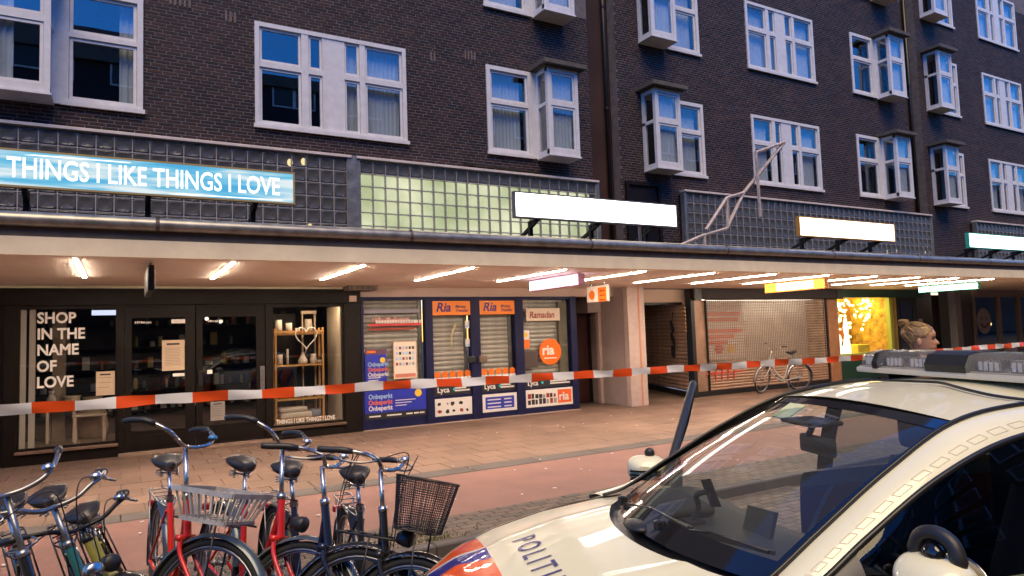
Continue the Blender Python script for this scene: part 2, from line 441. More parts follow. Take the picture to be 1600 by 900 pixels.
def window_double(parent, x, z, style=0):
    """two casement pairs round a plain white panel"""
    W_, H_ = 2.94, WH
    f = MB()
    f.box(0, .08, -.03, .10, 0, H_); f.box(W_ - .08, W_, -.03, .10, 0, H_); f.box(.08, W_ - .08, -.03, .10, H_ - .08, H_); f.box(.08, W_ - .08, -.03, .10, 0, .09)
    f.box(-.03, W_ + .03, -.07, -.031, -.02, .05)
    f.box(.84, .97, -.022, .09, .09, H_ - .08); f.box(1.97, 2.08, -.022, .09, .09, H_ - .08)
    for a, b in ((.08, .84), (.97, 1.24), (1.66, 1.97), (2.08, W_ - .08)): f.box(a, b, -.018, .09, 1.14, 1.24)
    fr = link('window', wmesh(('dbl', 'window'), f, M['white_paint']), parent, (x, YF, z))
    link('panel', wmesh(('dbl', 'panel'), MB().box(1.24, 1.66, -.012, .09, .09, H_ - .08).box(1.235, 1.25, -.02, -.012, .09, H_ - .08).box(1.65, 1.665, -.02, -.012, .09, H_ - .08), M['white_paint']), fr)
    s = MB(); rects = []
    for a, b in ((.085, .835), (.975, 1.235), (1.665, 1.965), (2.085, W_ - .085)):
        for c, d in ((.095, 1.135), (1.245, H_ - .085)):
            sash(s, a, b, c, d, .045, .01, .055); rects.append((a + .045, b - .045, c + .045, d - .045))
    link('sash', wmesh(('dbl', 'sash'), s, M['white_paint']), fr)
    pane_set('dbl', fr, rects, .03)
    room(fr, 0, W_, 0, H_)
    if style:
        c = MB()
        for a, b in ([(1.67, W_ - .1)] if style == 1 else [(.1, .8), (2.2, W_ - .1)] if style == 2 else [(.1, W_ - .1)]): curtain(c, a, b, .17, .1, H_ - .1, .012)
        c.build('curtain', M['curtain'], fr, True)
    return fr
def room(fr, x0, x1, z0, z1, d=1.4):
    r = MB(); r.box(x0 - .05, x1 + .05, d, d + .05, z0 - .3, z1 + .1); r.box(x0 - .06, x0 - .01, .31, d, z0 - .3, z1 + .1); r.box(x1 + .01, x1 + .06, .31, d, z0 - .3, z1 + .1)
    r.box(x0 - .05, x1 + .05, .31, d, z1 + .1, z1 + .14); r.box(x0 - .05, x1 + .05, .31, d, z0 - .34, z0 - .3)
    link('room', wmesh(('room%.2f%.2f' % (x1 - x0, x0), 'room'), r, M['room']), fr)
def window_bay(parent, x, z, side, style=0):
    """flat sash window beside a projecting box bay; side=+1: the bay is on the +x side. x = outer flat edge"""
    H_ = WH; s = side
    def B(mb, a, b, y0, y1, c, d): mb.box(min(a * s, b * s), max(a * s, b * s), y0, y1, c, d)
    f = MB()
    B(f, 0, .09, -.03, .10, 0, H_); B(f, 1.06, 1.275, -.028, .10, 0, H_); B(f, .09, 1.06, -.03, .10, H_ - .09, H_); B(f, .09, 1.06, -.03, .10, 0, .10)
    B(f, .09, 1.06, -.015, .09, 1.14, 1.22); B(f, -.03, 1.17, -.07, -.031, -.02, .05)
    fr = link('window', wmesh(('flat%d' % s, 'window'), f, M['white_paint']), parent, (x, YF, z))
    sm = MB(); rects = []
    for c, d in ((.105, 1.135), (1.225, H_ - .095)):
        a, b = sorted((.095 * s, 1.055 * s)); sash(sm, a, b, c, d, .05, .012, .055); rects.append((a + .05, b - .05, c + .05, d - .05))
    link('sash', wmesh(('flat%d' % s, 'sash'), sm, M['white_paint']), fr); pane_set('flat%d' % s, fr, rects, .03)
    a, b = sorted((0, 2.12 * s)); room(fr, a, b, 0, H_)
    # box bay: x 1.27..2.10, projects 0.5
    P = .5; g = MB(); e = .06
    for xx in (1.27, 2.10 - .09): B(g, xx, xx + .09, -P, -P + .09, 0, H_)
    B(g, 1.27, 2.10, -P + .002, .10, H_ - .10, H_ - .001); B(g, 1.27, 2.10, -P + .002, .10, .0, .12); B(g, 1.35, 2.02, -P + .004, -P + .08, 1.12, 1.22)
    for xx in (1.272, 2.098 - .07): B(g, xx, xx + .07, -P + .08, .02, 1.13, 1.21)
    for xx in (1.272, 2.098 - .07): B(g, xx, xx + .07, -.10, .10, .1, H_ - .1)
    B(g, 1.25, 2.12, -P - .025, .0, -.03, .001)
    bay = link('bay_window', wmesh(('bay%d' % s, 'bay_window'), g, M['white_paint']), parent, (x, YF, z))
    rects = []; s2 = MB()
    for c, d in ((.13, 1.11), (1.23, H_ - .11)):
        a, b = sorted((1.365 * s, 2.005 * s)); sash(s2, a, b, c, d, .045, -P + .02, -P + .06); rects.append((a + .045, b - .045, c + .045, d - .045))
    link('sash', wmesh(('bay%d' % s, 'sash'), s2, M['white_paint']), bay); pane_set('bay%d' % s, bay, rects, -P + .035)
    for i, xx in enumerate((1.30, 2.06)):
        for j, (c, d) in enumerate(((.12, 1.13), (1.21, H_ - .1))):
            p = MB(); B(p, xx, xx + .012, -P + .09, -.10, c, d)
            link('pane', wmesh(('bays%d%d%d' % (s, i, j), 'pane'), p, M['pane']), bay)
    hd = MB(); B(hd, 1.12, 2.26, -P - .16, .02, H_ + .03, H_ + .13); B(hd, 1.2, 2.16, -P - .05, .0, H_ - .0, H_ + .03)
    link('hood', wmesh(('bay%d' % s, 'hood'), hd, M['dark_felt']), bay)
    c = MB()
    if style in (1, 3): a, b = sorted((.12 * s, .95 * s)); curtain(c, a, b, .2, .1, H_ - .1, .014)
    if style in (2, 3): a, b = sorted((1.36 * s, 2.0 * s)); curtain(c, a, b, -P + .14, .1, H_ - .12, .012)
    if style == 4: a, b = sorted((.12 * s, .35 * s)); curtain(c, a, b, .2, .1, H_ - .1, .02); a, b = sorted((1.75 * s, 2.0 * s)); curtain(c, a, b, -P + .14, .1, H_ - .12, .015)
    if c.v: c.build('curtain', M['curtain'], fr, True)
def building(name, label, x0, x1, z1, wins, npart, near=(2, 6.3), zfine=99):
    b = thing(name, label, 'building', ((x0 + x1) / 2, 13.2, 0), group='brick apartment blocks over the shops')
    holder = b
    holes = []
    inv = Matrix.Translation((-(x0 + x1) / 2, -13.2, 0))
    for kind, x, k, st in wins:
        z = Z0 + k * PITCH
        if kind == 'D': holes.append((x, x + 2.94, z, z + WH))
        elif kind == 'R': holes.append((x, x + 2.05, z, z + WH))
        else: holes.append((x - 2.05, x, z, z + WH))
    made = []
    n0 = set(o.name for o in C.objects)
    brick_wall(b, x0, x1, 3.45, z1, holes, npart, near=near, zfine=zfine)
    for kind, x, k, st in wins:
        z = Z0 + k * PITCH
        if kind == 'D': window_double(b, x, z, st)
        elif kind == 'R': window_bay(b, x, z, 1, st)
        else: window_bay(b, x, z, -1, st)
    core = MB().box(x0 + .01, x1 - .01, YF + 1.6, YF + 9, 3.3, z1 - .01)
    core.box(x0 + .005, x0 + .30, YF + .31, YF + 1.6, 3.3, z1 - .02); core.box(x1 - .30, x1 - .005, YF + .31, YF + 1.6, 3.3, z1 - .02)
    core.build('core', M['brick'], b)
    for ch in b.children: ch.location = Vector(ch.location) - Vector(b.location)
    return b
b1 = building('apartment_building', 'dark brick apartment block above the blue lettered sign', -7.0, 9.70, 19.0,
     [('L', .30, 0, 4), ('D', 2.10, 0, 1), ('R', 6.90, 0, 3), ('R', 6.90, 1, 3)], 200, (1.6, 6.5), 9.3)
b2 = building('apartment_building', 'dark brick apartment block above the bent metal sign frame', 10.56, 22.95, 19.2,
     [('L', 13.40, 0, 3), ('D', 15.26, 0, 2), ('R', 20.03, 0, 2), ('L', 13.40, 1, 3), ('D', 15.26, 1, 3), ('R', 20.03, 1, 2), ('R', 20.03, 2, 3)], 60, (11.2, 6.6), 12.6)
b3 = building('apartment_building', 'farthest dark brick apartment block with three rows of windows in view', 23.78, 75.0, 19.4,
     [('L', 26.25, 0, 2), ('D', 28.0, 0, 2), ('L', 26.25, 1, 3), ('D', 28.0, 1, 3), ('L', 26.25, 2, 3), ('D', 28.0, 2, 3), ('R', 33.0, 0, 2), ('R', 33.0, 1, 3)], 40, (24.3, 6), 14)
# recesses between the blocks with downpipes
for x0, x1, b, nm in ((9.70, 10.56, b1, 0), (22.95, 23.78, b2, 1)):
    m = MB().box(x0 - .0, x1 + .0, YF + .32, YF + .9, 3.3, 15); o = m.build('recess_wall', M['brick'], b); o.location = -Vector(b.location)
    m = MB(); xc = x1 - .16; m.tube([(xc, YF + .24, 3.4), (xc, YF + .24, 14.5)], .05, 10)
    for z in (4.6, 7.2, 9.8): m.lathe([(.066, z), (.066, z + .06)], 10, (xc, YF + .24, 0))
    o = m.build('downpipe', M['black_metal'], b, True); o.location = -Vector(b.location)
# bricked-in vents (upright bricks)
vb = MB().bbox(-.018, .018, -.006, .05, -.10, .10, .004).mesh('vent_slot', False, mat('vent_brick', (.16, .12, .11), .8, var=.3, scale=20))
for bx, bz, n in ((.72, 7.78, 5), (1.62, 7.66, 3), (5.62, 7.62, 2), (6.42, 7.80, 4)):
    for i in range(n):
        o = link('vent_slot', vb, b1); o.location = Vector((bx + i * .075, YF - .001, bz)) - Vector(b1.location)
# cable along the wall under the bay
cb = MB().tube(cr([(6.3, YF - .03, 5.42), (7.2, YF - .05, 5.38), (8.3, YF - .03, 5.36), (9.6, YF - .03, 5.33)], 24), .02, 6)
o = cb.build('cable', M['black_plastic'], b1, True); o.location = -Vector(b1.location)

# ---- block across the street: only seen mirrored in the panes
ob = thing('apartment_building', 'brick apartment block across the street, mirrored in the window panes', 'building', (8, -17, 0))
MB().box(-60, 190, -9, 0, 0, 17.4).build('wall', M['brick'], ob)
rf = MB(); rf.prism([(-60, 17.4), (-60, 17.8), (-30, 18.3), (-18, 18.0), (-18, 19.2), (-6, 19.2), (-6, 18.1), (190, 18.1), (190, 17.4)], -9, .3); rf.build('roof', M['dark_felt'], ob)
wf = MB().box(0, 2.6, .02, .08, 0, 1.8).mesh('window', False, M['white_paint'])
wp = MB().box(.1, 1.2, .085, .1, .1, 1.7).box(1.4, 2.5, .085, .1, .1, 1.7).mesh('pane', False, M['black_plastic'])
for k in range(5):
    for i in range(-5, 12):
        w_ = link('window', wf, ob, (i * 4.3, 0, 4.6 + k * 2.9)); link('pane', wp, w_)

# ================================================================ GLASS BLOCK WALLS ABOVE THE CANOPY
GP = .2555; GY = 12.66
def block_mesh(name, m):
    h, d = .118, .018
    rows = []
    for t, y in ((h, .08), (h, .012), (h - .008, .0), (h - .022, .004), (h - .045, .012), (0.0001, .016)):
        n = 16; row = []
        for k in range(n):
            a = 2 * math.pi * (k + .5) / n; c, s_ = math.cos(a), math.sin(a); e = .32
            row.append((t * math.copysign(abs(c) ** e, c), y, t * math.copysign(abs(s_) ** e, s_)))
        rows.append(row)
    return MB().grid(rows, True).mesh(name, True, m)
def gb_mat(name, col, tr, ior=1.5, dif=.35):
    m = bpy.data.materials.new(name); m.use_nodes = True; N = m.node_tree.nodes; L = m.node_tree.links; N.remove(N['Principled BSDF'])
    t = N.new('ShaderNodeBsdfTransparent'); t.inputs[0].default_value = (*tr, 1)
    d = N.new('ShaderNodeBsdfDiffuse'); d.inputs[0].default_value = (*col, 1)
    g = N.new('ShaderNodeBsdfGlossy'); g.inputs['Roughness'].default_value = .06
    gm = N.new('ShaderNodeNewGeometry'); nz = N.new('ShaderNodeTexNoise'); nz.inputs['Scale'].default_value = 24; L.new(gm.outputs['Position'], nz.inputs['Vector'])
    bp = N.new('ShaderNodeBump'); bp.inputs['Strength'].default_value = .5; bp.inputs['Distance'].default_value = .02; L.new(nz.outputs[0], bp.inputs['Height']); L.new(bp.outputs[0], g.inputs['Normal'])
    f = fresnel(N, L, ior)
    m1 = N.new('ShaderNodeMixShader'); m1.inputs[0].default_value = dif; L.new(t.outputs[0], m1.inputs[1]); L.new(d.outputs[0], m1.inputs[2])
    m2 = N.new('ShaderNodeMixShader'); L.new(f.outputs[0], m2.inputs[0]); L.new(m1.outputs[0], m2.inputs[1]); L.new(g.outputs[0], m2.inputs[2])
    L.new(m2.outputs[0], N['Material Output'].inputs[0]); return m
M['gblock'] = gb_mat('glass_block', (.24, .23, .225), (.55, .57, .55), 1.45)
M['gmortar'] = mat('block_mortar', (.36, .33, .34), .8, var=.2, scale=6)
gbm = block_mesh('glass_block', M['gblock'])
M['lit_blind'] = emit('lit_room_behind_blocks', (.84, .86, .50), 2.3)
_N, _L = M['lit_blind'].node_tree.nodes, M['lit_blind'].node_tree.links
_g = _N.new('ShaderNodeNewGeometry'); _n = _N.new('ShaderNodeTexNoise'); _n.inputs['Scale'].default_value = 1.1; _n.inputs['Detail'].default_value = 3; _L.new(_g.outputs['Position'], _n.inputs['Vector'])
_r = _N.new('ShaderNodeValToRGB'); _r.color_ramp.elements[0].position = .32; _r.color_ramp.elements[1].position = .68; _r.color_ramp.elements[0].color = (.50, .56, .28, 1); _r.color_ramp.elements[1].color = (1.0, .98, .66, 1)
_L.new(_n.outputs[0], _r.inputs[0]); _L.new(_r.outputs[0], _N['Emission'].inputs[0])
def glass_wall(label, x0, cols, rows, ztop, lit=None, backing=(.09, .09, .085)):
    t = thing('glass_block_wall', label, 'glass blocks', (x0, GY, 3.2), group='glass block walls on the canopy')
    W_ = cols * GP; zt = ztop - 3.2; f = MB()
    for i in range(cols + 1): f.box(i * GP - .008, i * GP + .008, .006, .075, zt - rows * GP, zt)
    for j in range(rows + 1): f.box(0, W_, .008, .073, zt - j * GP - .008, zt - j * GP + .008)
    f.build('joint_grid', M['gmortar'], t)
    MB().bbox(-.08, W_ + .08, -.05, .16, zt + .008, zt + .06, .008).build('coping', mat('coping_paint', (.66, .56, .52), .6, var=.15, scale=3), t)
    e = MB().box(-.09, -.008, -.02, .12, -.1, zt + .007).box(W_ + .008, W_ + .09, -.02, .12, -.1, zt + .007); e.build('end_post', M['zinc'], t)
    MB().box(0, W_, .0, .12, -.1, zt - rows * GP - .008).build('base', M['gmortar'], t)
    for i in range(cols):
        for j in range(rows):
            link('glass_block', gbm, t, ((i + .5) * GP, 0, zt - (j + .5) * GP))
    MB().box(0, W_, .19, .21, -.1, zt).build('backing', mat('room_behind_blocks', backing, .8, var=.5, scale=2.2), t)
    if lit: MB().box(.02, W_ - .1, .14, .16, -.05, zt - GP * 1.0).build('lit_blind', M['lit_blind'], t)
    return t
g1 = glass_wall('unlit grey glass block wall behind the blue sign', 3.72 - 22 * GP, 22, 7, 5.20)
g2 = glass_wall('glass block wall glowing yellow green beside the blank white sign', 3.98, 22, 7, 5.20, True)
g3 = glass_wall('long unlit glass block wall behind the bent metal sign frame', 12.45, 43, 7, 5.20)
g4 = glass_wall('farthest glass block wall behind the last lit sign', 26.4, 22, 6, 5.16)
MB().box(-.26, -.02 - .07, -.03, .25, -.1, 2.06).build('pier', M['zinc'], g2)
# small lamps behind the first wall; glow spots added as the third's highlights
for g, xs, em in ((g1, [(4.45, .62), (4.70, .55), (4.95, .66), (4.6, 1.86), (4.85, 1.9), (3.4, .6)], (1, .75, .35)), (g3, [(7.2, .55), (7.7, .62), (8.2, .55), (8.7, .75), (9.2, .8), (9.7, 1.0), (10.2, .8), (10.7, 1.1), (9.9, .6), (10.5, .62), (10.9, .8)], (1, .7, .35))):
    m_ = emit('lamp_behind_blocks', em, 3.0)
    for x, z in xs:
        MB().ball((x, .165, z), (.05, .015, .07), 8, 6).build('lamp', m_, g, True)
# dark door and wall between the second and third block walls
sv = thing('roof_door', 'dark door and low wall on the canopy beside the blank white sign', 'door', (10.2, 12.9, 3.2))
MB().bbox(.55, 1.45, -.06, .02, .0, 2.0, .01).build('door_leaf', M['black_wood'], sv)
MB().box(.45, .54, -.09, .05, 0, 2.1).box(1.46, 1.55, -.09, .05, 0, 2.1).box(.45, 1.55, -.09, .05, 2.1, 2.18).build('frame', M['black_wood'], sv)
# ================================================================ CANOPY
YC = 8.65; X0C, X1C = -8.0, 60.0
can = thing('canopy', 'long flat concrete canopy with cream edge running along all the shops', 'canopy', (0, 10.7, 2.75))
def cpart(name, mb, m, smooth=False):
    o = mb.build(name, m, can, smooth); o.location = (0, -10.7, -2.75); return o
cpart('slab', MB().box(X0C, X1C, YC + .06, 12.6, 2.78, 3.15), M['concrete'])
cpart('soffit', MB().box(X0C, X1C, YC + .04, 12.86, 2.75, 2.779), M['soffit'])
cpart('roofing', MB().box(X0C, X1C, YC + .02, 12.64, 3.151, 3.17), M['canopy_top'])
cpart('fascia', MB().box(X0C, X1C, YC, YC + .05, 2.745, 2.94), M['fascia'])
cpart('flashing', MB().box(X0C, X1C, YC + .02, YC + .058, 2.941, 3.05), M['dark_felt'])
gp = [(YC - .005 + .065 * math.cos(a), 3.115 + .07 * math.sin(a)) for a in [math.pi * (.35 + 1.3 * k / 12) for k in range(13)]]
gut = MB(); gut.grid([[(x, y, z) for y, z in gp] for x in (X0C, X1C)]); gut.tube([(X0C, YC - .01, 3.185), (X1C, YC - .01, 3.185)], .014, 8)
gut.box(X0C, X1C, YC + .03, YC + .059, 3.052, 3.19)
cpart('gutter', gut, M['zinc'], True)
for x in (.35, 3.4, 6.4, 9.4, 12.4, 15.4, 18.4):
    cpart('gutter_bracket', MB().grid([[(x + dx, y - .004 * (1 if y < YC else -1), z) for y, z in gp] for dx in (-.02, .02)]).box(x - .02, x + .02, YC - .03, YC + .03, 3.186, 3.204), M['dark_felt'])
# back wall of the arcade above the shop fronts
cpart('back_beam', MB().box(3.99, 10.14, 12.87, 13.1, 2.56, 2.75), mat('pale_beam', (.58, .45, .38), .7, var=.07, scale=2))
cpart('back_strip', MB().box(X0C, 3.985, 12.86, 13.1, 2.71, 2.75), M['fascia'])

# ---- ceiling tube lights
hm = MB().box(-.036, -.021, -1.14, 1.14, -.006, 0).box(.021, .036, -1.14, 1.14, -.006, 0).mesh('holder', False, M['white_paint'])
tbm = MB().box(-.020, .020, -1.11, 1.11, -.014, -.001).mesh('tube', False, M['tube'])
words = ['first', 'second', 'third', 'fourth', 'fifth', 'sixth', 'seventh', 'eighth', 'ninth', 'tenth', 'eleventh', 'twelfth', 'thirteenth', 'fourteenth', 'fifteenth', 'sixteenth', 'seventeenth', 'eighteenth']
LX = [-.45 + 1.645 * i for i in range(13)]
for i, x in enumerate(LX):
    t = thing('ceiling_light', '%s lit tube light from the picture\'s left end of the canopy ceiling' % words[i], 'light', (x, 10.1, 2.749), group='tube lights under the canopy')
    link('holder', hm, t); link('tube', tbm, t)

# ================================================================ SIGNS ON THE CANOPY
def lightbox(label, x0, x1, z0, z1, face, frame_m, y=8.95, d=.075):
    t = thing('light_box_sign', label, 'sign', ((x0 + x1) / 2, y, 3.17), group='illuminated box signs on the canopy')
    w_ = (x1 - x0) / 2; a, b = z0 - 3.17, z1 - 3.17
    f = MB().box(-w_, w_, .02, d, a, b)
    f.box(-w_, w_, -.012, .02, a, a + .022).box(-w_, w_, -.012, .02, b - .022, b).box(-w_, -w_ + .022, -.012, .02, a + .022, b - .022).box(w_ - .022, w_, -.012, .02, a + .022, b - .022)
    f.build('case', frame_m, t)
    MB().box(-w_ + .023, w_ - .023, -.004, .019, a + .023, b - .023).build('lit_face', face, t)
    for k in (-.36, .0, .36):
        x = k * 2 * w_
        br = MB().bar((x, d * .5, a + .02), (x, .95, .02), .05, .05).box(x - .03, x + .03, .28, .34, 0.001, a * .9 + .05).bar((x, .05, a), (x, .3, a), .05, .04)
        br.build('bracket', M['black_metal'], t)
    return t
def glare_streak_face():
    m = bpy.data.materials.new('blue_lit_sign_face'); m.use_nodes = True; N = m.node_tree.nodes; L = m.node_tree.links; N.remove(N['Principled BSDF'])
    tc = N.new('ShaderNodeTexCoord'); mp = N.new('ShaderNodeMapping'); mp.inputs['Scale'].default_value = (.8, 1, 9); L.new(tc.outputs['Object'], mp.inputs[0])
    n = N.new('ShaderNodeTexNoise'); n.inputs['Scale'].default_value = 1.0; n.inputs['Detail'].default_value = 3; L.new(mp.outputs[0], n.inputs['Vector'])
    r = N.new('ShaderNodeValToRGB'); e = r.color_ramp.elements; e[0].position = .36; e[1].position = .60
    e[0].color = (.10, .48, .82, 1); e[1].color = (.85, .97, 1.0, 1); e.new(.47).color = (.20, .62, .88, 1)  # pale stops paint streaks of glare across the blue face
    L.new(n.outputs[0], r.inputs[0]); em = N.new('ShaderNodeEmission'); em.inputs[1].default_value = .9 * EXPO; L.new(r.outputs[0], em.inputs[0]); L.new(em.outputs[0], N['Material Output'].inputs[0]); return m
M['sign_blue'] = glare_streak_face()
M['sign_white'] = emit('white_lit_face', (1, .96, .90), 5.0)
M['sign_warm'] = emit('warm_lit_face', (1, .90, .70), 5.0)
M['sign_green'] = emit('greenish_lit_face', (.80, 1.0, .92), 4.0)
M['letters_lit'] = emit('white_lit_letters', (1, 1, 1), 1.6)
M['gold_frame'] = mat('gold_sign_frame', (.50, .38, .18), .4, .3)
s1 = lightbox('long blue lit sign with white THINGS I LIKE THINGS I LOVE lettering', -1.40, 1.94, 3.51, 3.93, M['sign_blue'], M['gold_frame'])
for s_, x, z, wd in (('THINGS I LIKE THINGS I LOVE', -1.62 + .56, .40, 1),):
    o = text('lettering', s_, .315, (-1.35, -.016, .45), M['letters_lit'], s1, bold=.004, sx=.675)
for a, b, z in ((.2, 1.5, .375), (-1.2, -.2, .70)):
    MB().prism([(a, z), (b, z + .006), (b + .02, z + .016), (a + .1, z + .012)], -.008, -.004).build('underline', M['letters_lit'], s1)
s2 = lightbox('blank white lit sign beside the glowing glass blocks', 5.22, 8.55, 3.53, 3.94, M['sign_white'], M['zinc'])
s3 = lightbox('blank warm white lit sign with orange edge in front of the third glass wall', 11.84, 15.10, 3.52, 3.93, M['sign_warm'], mat('orange_sign_frame', (.6, .28, .05), .4))
s4 = lightbox('farthest white lit sign on the canopy with green edge', 18.2, 21.5, 3.50, 3.88, M['sign_green'], mat('green_sign_frame', (.05, .5, .35), .4))

# ---- bent empty sign frame
t = thing('broken_sign_frame', 'bent empty metal sign frame leaning over the canopy edge', 'sign frame', (10.2, 9.9, 3.17))
def fr_part(name, pts, r_=.034):
    MB().tube([(x - 10.2, y - 9.9, z - 3.17) for x, y, z in pts], r_, 6).build(name, M['rust'], t, False)
M['rust'] = mat('rusty_grey_paint', (.48, .40, .38), .7, .2, var=.35, scale=9)
fr_part('strut', [(8.6, 9.05, 3.20), (9.3, 9.1, 3.44), (10.05, 9.2, 3.62)])
fr_part('strut', [(10.05, 9.2, 3.62), (10.75, 9.35, 4.40), (12.0, 9.3, 5.55)])
fr_part('strut', [(12.0, 9.3, 5.55), (11.05, 9.25, 5.22)])
fr_part('upright', [(11.05, 9.25, 5.22), (11.1, 9.27, 3.92)])
fr_part('strut', [(10.75, 9.35, 4.40), (10.1, 9.2, 4.22), (9.4, 9.1, 3.55)])
fr_part('upright', [(10.1, 9.2, 4.22), (10.08, 9.2, 3.64)])
fr_part('upright', [(9.35, 9.1, 3.46), (9.35, 9.1, 3.18)])
fr_part('upright', [(7.9, 9.2, 3.18), (7.9, 9.2, 3.55)])

# ================================================================ SIGNS HANGING UNDER THE CANOPY
def blade(label, x, y0, y1, z0, z1, face, edge_m, d=.07, mats=None, rod=True):
    t = thing('hanging_sign', label, 'sign', (x, (y0 + y1) / 2, 2.749), group='signs hanging under the canopy')
    L_ = (y1 - y0) / 2; a, b = z0 - 2.749, z1 - 2.749
    MB().bbox(-d, d, -L_, L_, a, b, .008).build('case', edge_m, t)
    for sgn, nm in ((-1, 'lit_face'), (1, 'lit_face')):
        x_ = sgn * (d + .003)
        MB().box(x_ - .002, x_ + .002, -L_ + .02, L_ - .02, a + .02, b - .02).build(nm, face, t)
    r_ = MB()
    for yy in (-L_ * .6, L_ * .6): r_.box(-.012, .012, yy - .012, yy + .012, b - .005, 0)
    if b < -.01: r_.build('hanger', M['steel'], t)
    return t
blade('thin dark hanging sign seen edge on above the double shop doors', .30, 9.0, 10.3, 2.40, 2.70, mat('dark_sign_face', (.05, .045, .05), .3), M['black_metal'], .035)
blade('pink white lit hanging sign above the orange sticker window', 6.75, 9.40, 11.0, 2.54, 2.735, emit('pink_lit_face', (1, .72, .95), 4), mat('pink_case', (.6, .35, .55), .4))
t = blade('yellow and white lit hanging sign before the lattice shutter', 13.3, 9.45, 11.05, 2.51, 2.735, emit('yellow_lit_face', (1, .58, .08), 2.2), mat('orange_case', (.7, .25, .06), .4))
MB().box(-.081, -.0765, -.52, .45, -.205, -.045).build('lit_panel', emit('white_lit_panel', (1, .93, .8), 5), t)
blade('mint green lit hanging sign beside the dark far shop', 20.1, 9.7, 11.3, 2.54, 2.72, emit('mint_lit_face', (.70, 1, .85), 5), mat('mint_case', (.08, .5, .35), .4))
t = blade('small white and orange unlit sign hanging beside the grey pillar', 8.52, 10.95, 11.68, 2.35, 2.68, mat('sign_white_board', (.75, .68, .6), .5), mat('sign_white_edge', (.6, .55, .5), .5), .02)
M['orange'] = mat('orange_print', (.80, .17, .01), .45)
M['dark_red'] = mat('dark_red_print', (.30, .03, .01), .5)
MB().box(-.030, -.026, -.32, -.04, -.40, -.11).build('orange_square', M['orange'], t)
MB().lathe([(.001, -.028), (.10, -.028)], 20, (0, .17, -.25), 'x').build('round_logo', M['orange'], t)
for k in range(3): MB().box(-.0345, -.0305, -.28, -.10, -.38 + k * .09, -.35 + k * .09).build('print_line', M['dark_red'], t)
# ---- small black loudspeaker-like box over the post
bx = thing('junction_box', 'small square grey box fixed under the canopy over the dark post', 'box', (3.92, 12.6, 2.66))
MB().bbox(-.27, .27, -.2, .25, -.0, .088, .006).build('case', mat('grey_box', (.16, .12, .10), .6, var=.2), bx)
for k in range(5): MB().box(-.25 + k * .105, -.25 + k * .105 + .05, -.206, -.2, .008, .08).build('louvre', M['dark_felt'], bx)

# ================================================================ SHOP WITH WHITE WINDOW LETTERING
YS = 12.85
shop = thing('shop_front', 'black wooden shop front with white lettering and double glass doors', 'shop front', (1.2, YS, 0))
def sp_(name, mb, m, smooth=False, parent=None):
    o = mb.build(name, m, parent or shop, smooth)
    if parent is None or parent is shop: o.location = (-1.2, -YS, 0)
    return o
fr = MB()
fr.box(-4.2, 3.98, YS - .05, YS + .12, 2.44, 2.705)                 # beam
fr.box(-4.2, 3.98, YS - .075, YS - .05, 2.66, 2.70); fr.box(-4.2, 3.98, YS - .07, YS - .05, 2.44, 2.465)
sp_('beam', fr, M['black_wood'])
for a, b in ((-1.55, -1.38), (-.05, .04), (2.24, 2.34), (3.66, 3.98)): sp_('post', MB().box(a, b, YS - .03, YS + .15, 0, 2.439), M['black_wood'])
sp_('plinth', MB().box(-1.38, -.05, YS - .02, YS + .14, 0, .17).box(2.34, 3.66, YS - .02, YS + .14, 0, .17), M['black_wood'])
sp_('sill', MB().bbox(-1.40, -.04, YS - .07, YS + .10, .171, .215, .006), mat('sill_wood', (.20, .12, .09), .5, var=.2))
sp_('sill', MB().bbox(2.33, 3.67, YS - .07, YS + .10, .171, .215, .006), mat('sill_wood2', (.14, .085, .06), .5, var=.2))
for a, b in ((-1.38, -.05), (2.34, 3.66)):
    sp_('window_frame', MB().box(a, a + .03, YS - .0, YS + .08, .216, 2.44).box(b - .03, b, YS, YS + .08, .216, 2.44).box(a + .03, b - .03, YS, YS + .08, 2.38, 2.44).box(a + .03, b - .03, YS, YS + .08, .216, .25), M['black_wood'])
    sp_('pane', MB().box(a + .031, b - .031, YS + .03, YS + .042, .251, 2.379), M['shop_pane'])
for a, b, hx in ((.045, 1.09, 1.0), (1.11, 2.235, 1.18)):
    d = MB().box(a, a + .10, YS, YS + .06, .05, 2.40).box(b - .15, b, YS, YS + .06, .05, 2.40).box(a + .10, b - .15, YS, YS + .06, 2.22, 2.40).box(a + .10, b - .15, YS, YS + .06, .05, .36)
    d.box(a + .13, b - .18, YS - .012, YS, .12, .30)
    do = sp_('door', d, M['black_wood'])
    sp_('pane', MB().box(a + .10, b - .15, YS + .025, YS + .037, .36, 2.22), M['shop_pane'], parent=do)
sp_('lintel', MB().box(.04, 2.24, YS - .01, YS + .10, 2.401, 2.439), M['black_wood'])
sp_('threshold', MB().bbox(-.04, 2.33, YS - .10, YS + .1, -.03, .045, .008), mat('step_stone', (.28, .19, .14), .7, var=.15, bump=.1))
hd = shop.children[-1]
sp_('door_handle', MB().bbox(2.14, 2.22, YS - .03, YS - .006, .90, 1.33, .006), M['steel'])
sp_('door_lock', MB().bbox(1.14, 1.20, YS - .04, YS - .004, 1.04, 1.30, .008), M['black_metal'])
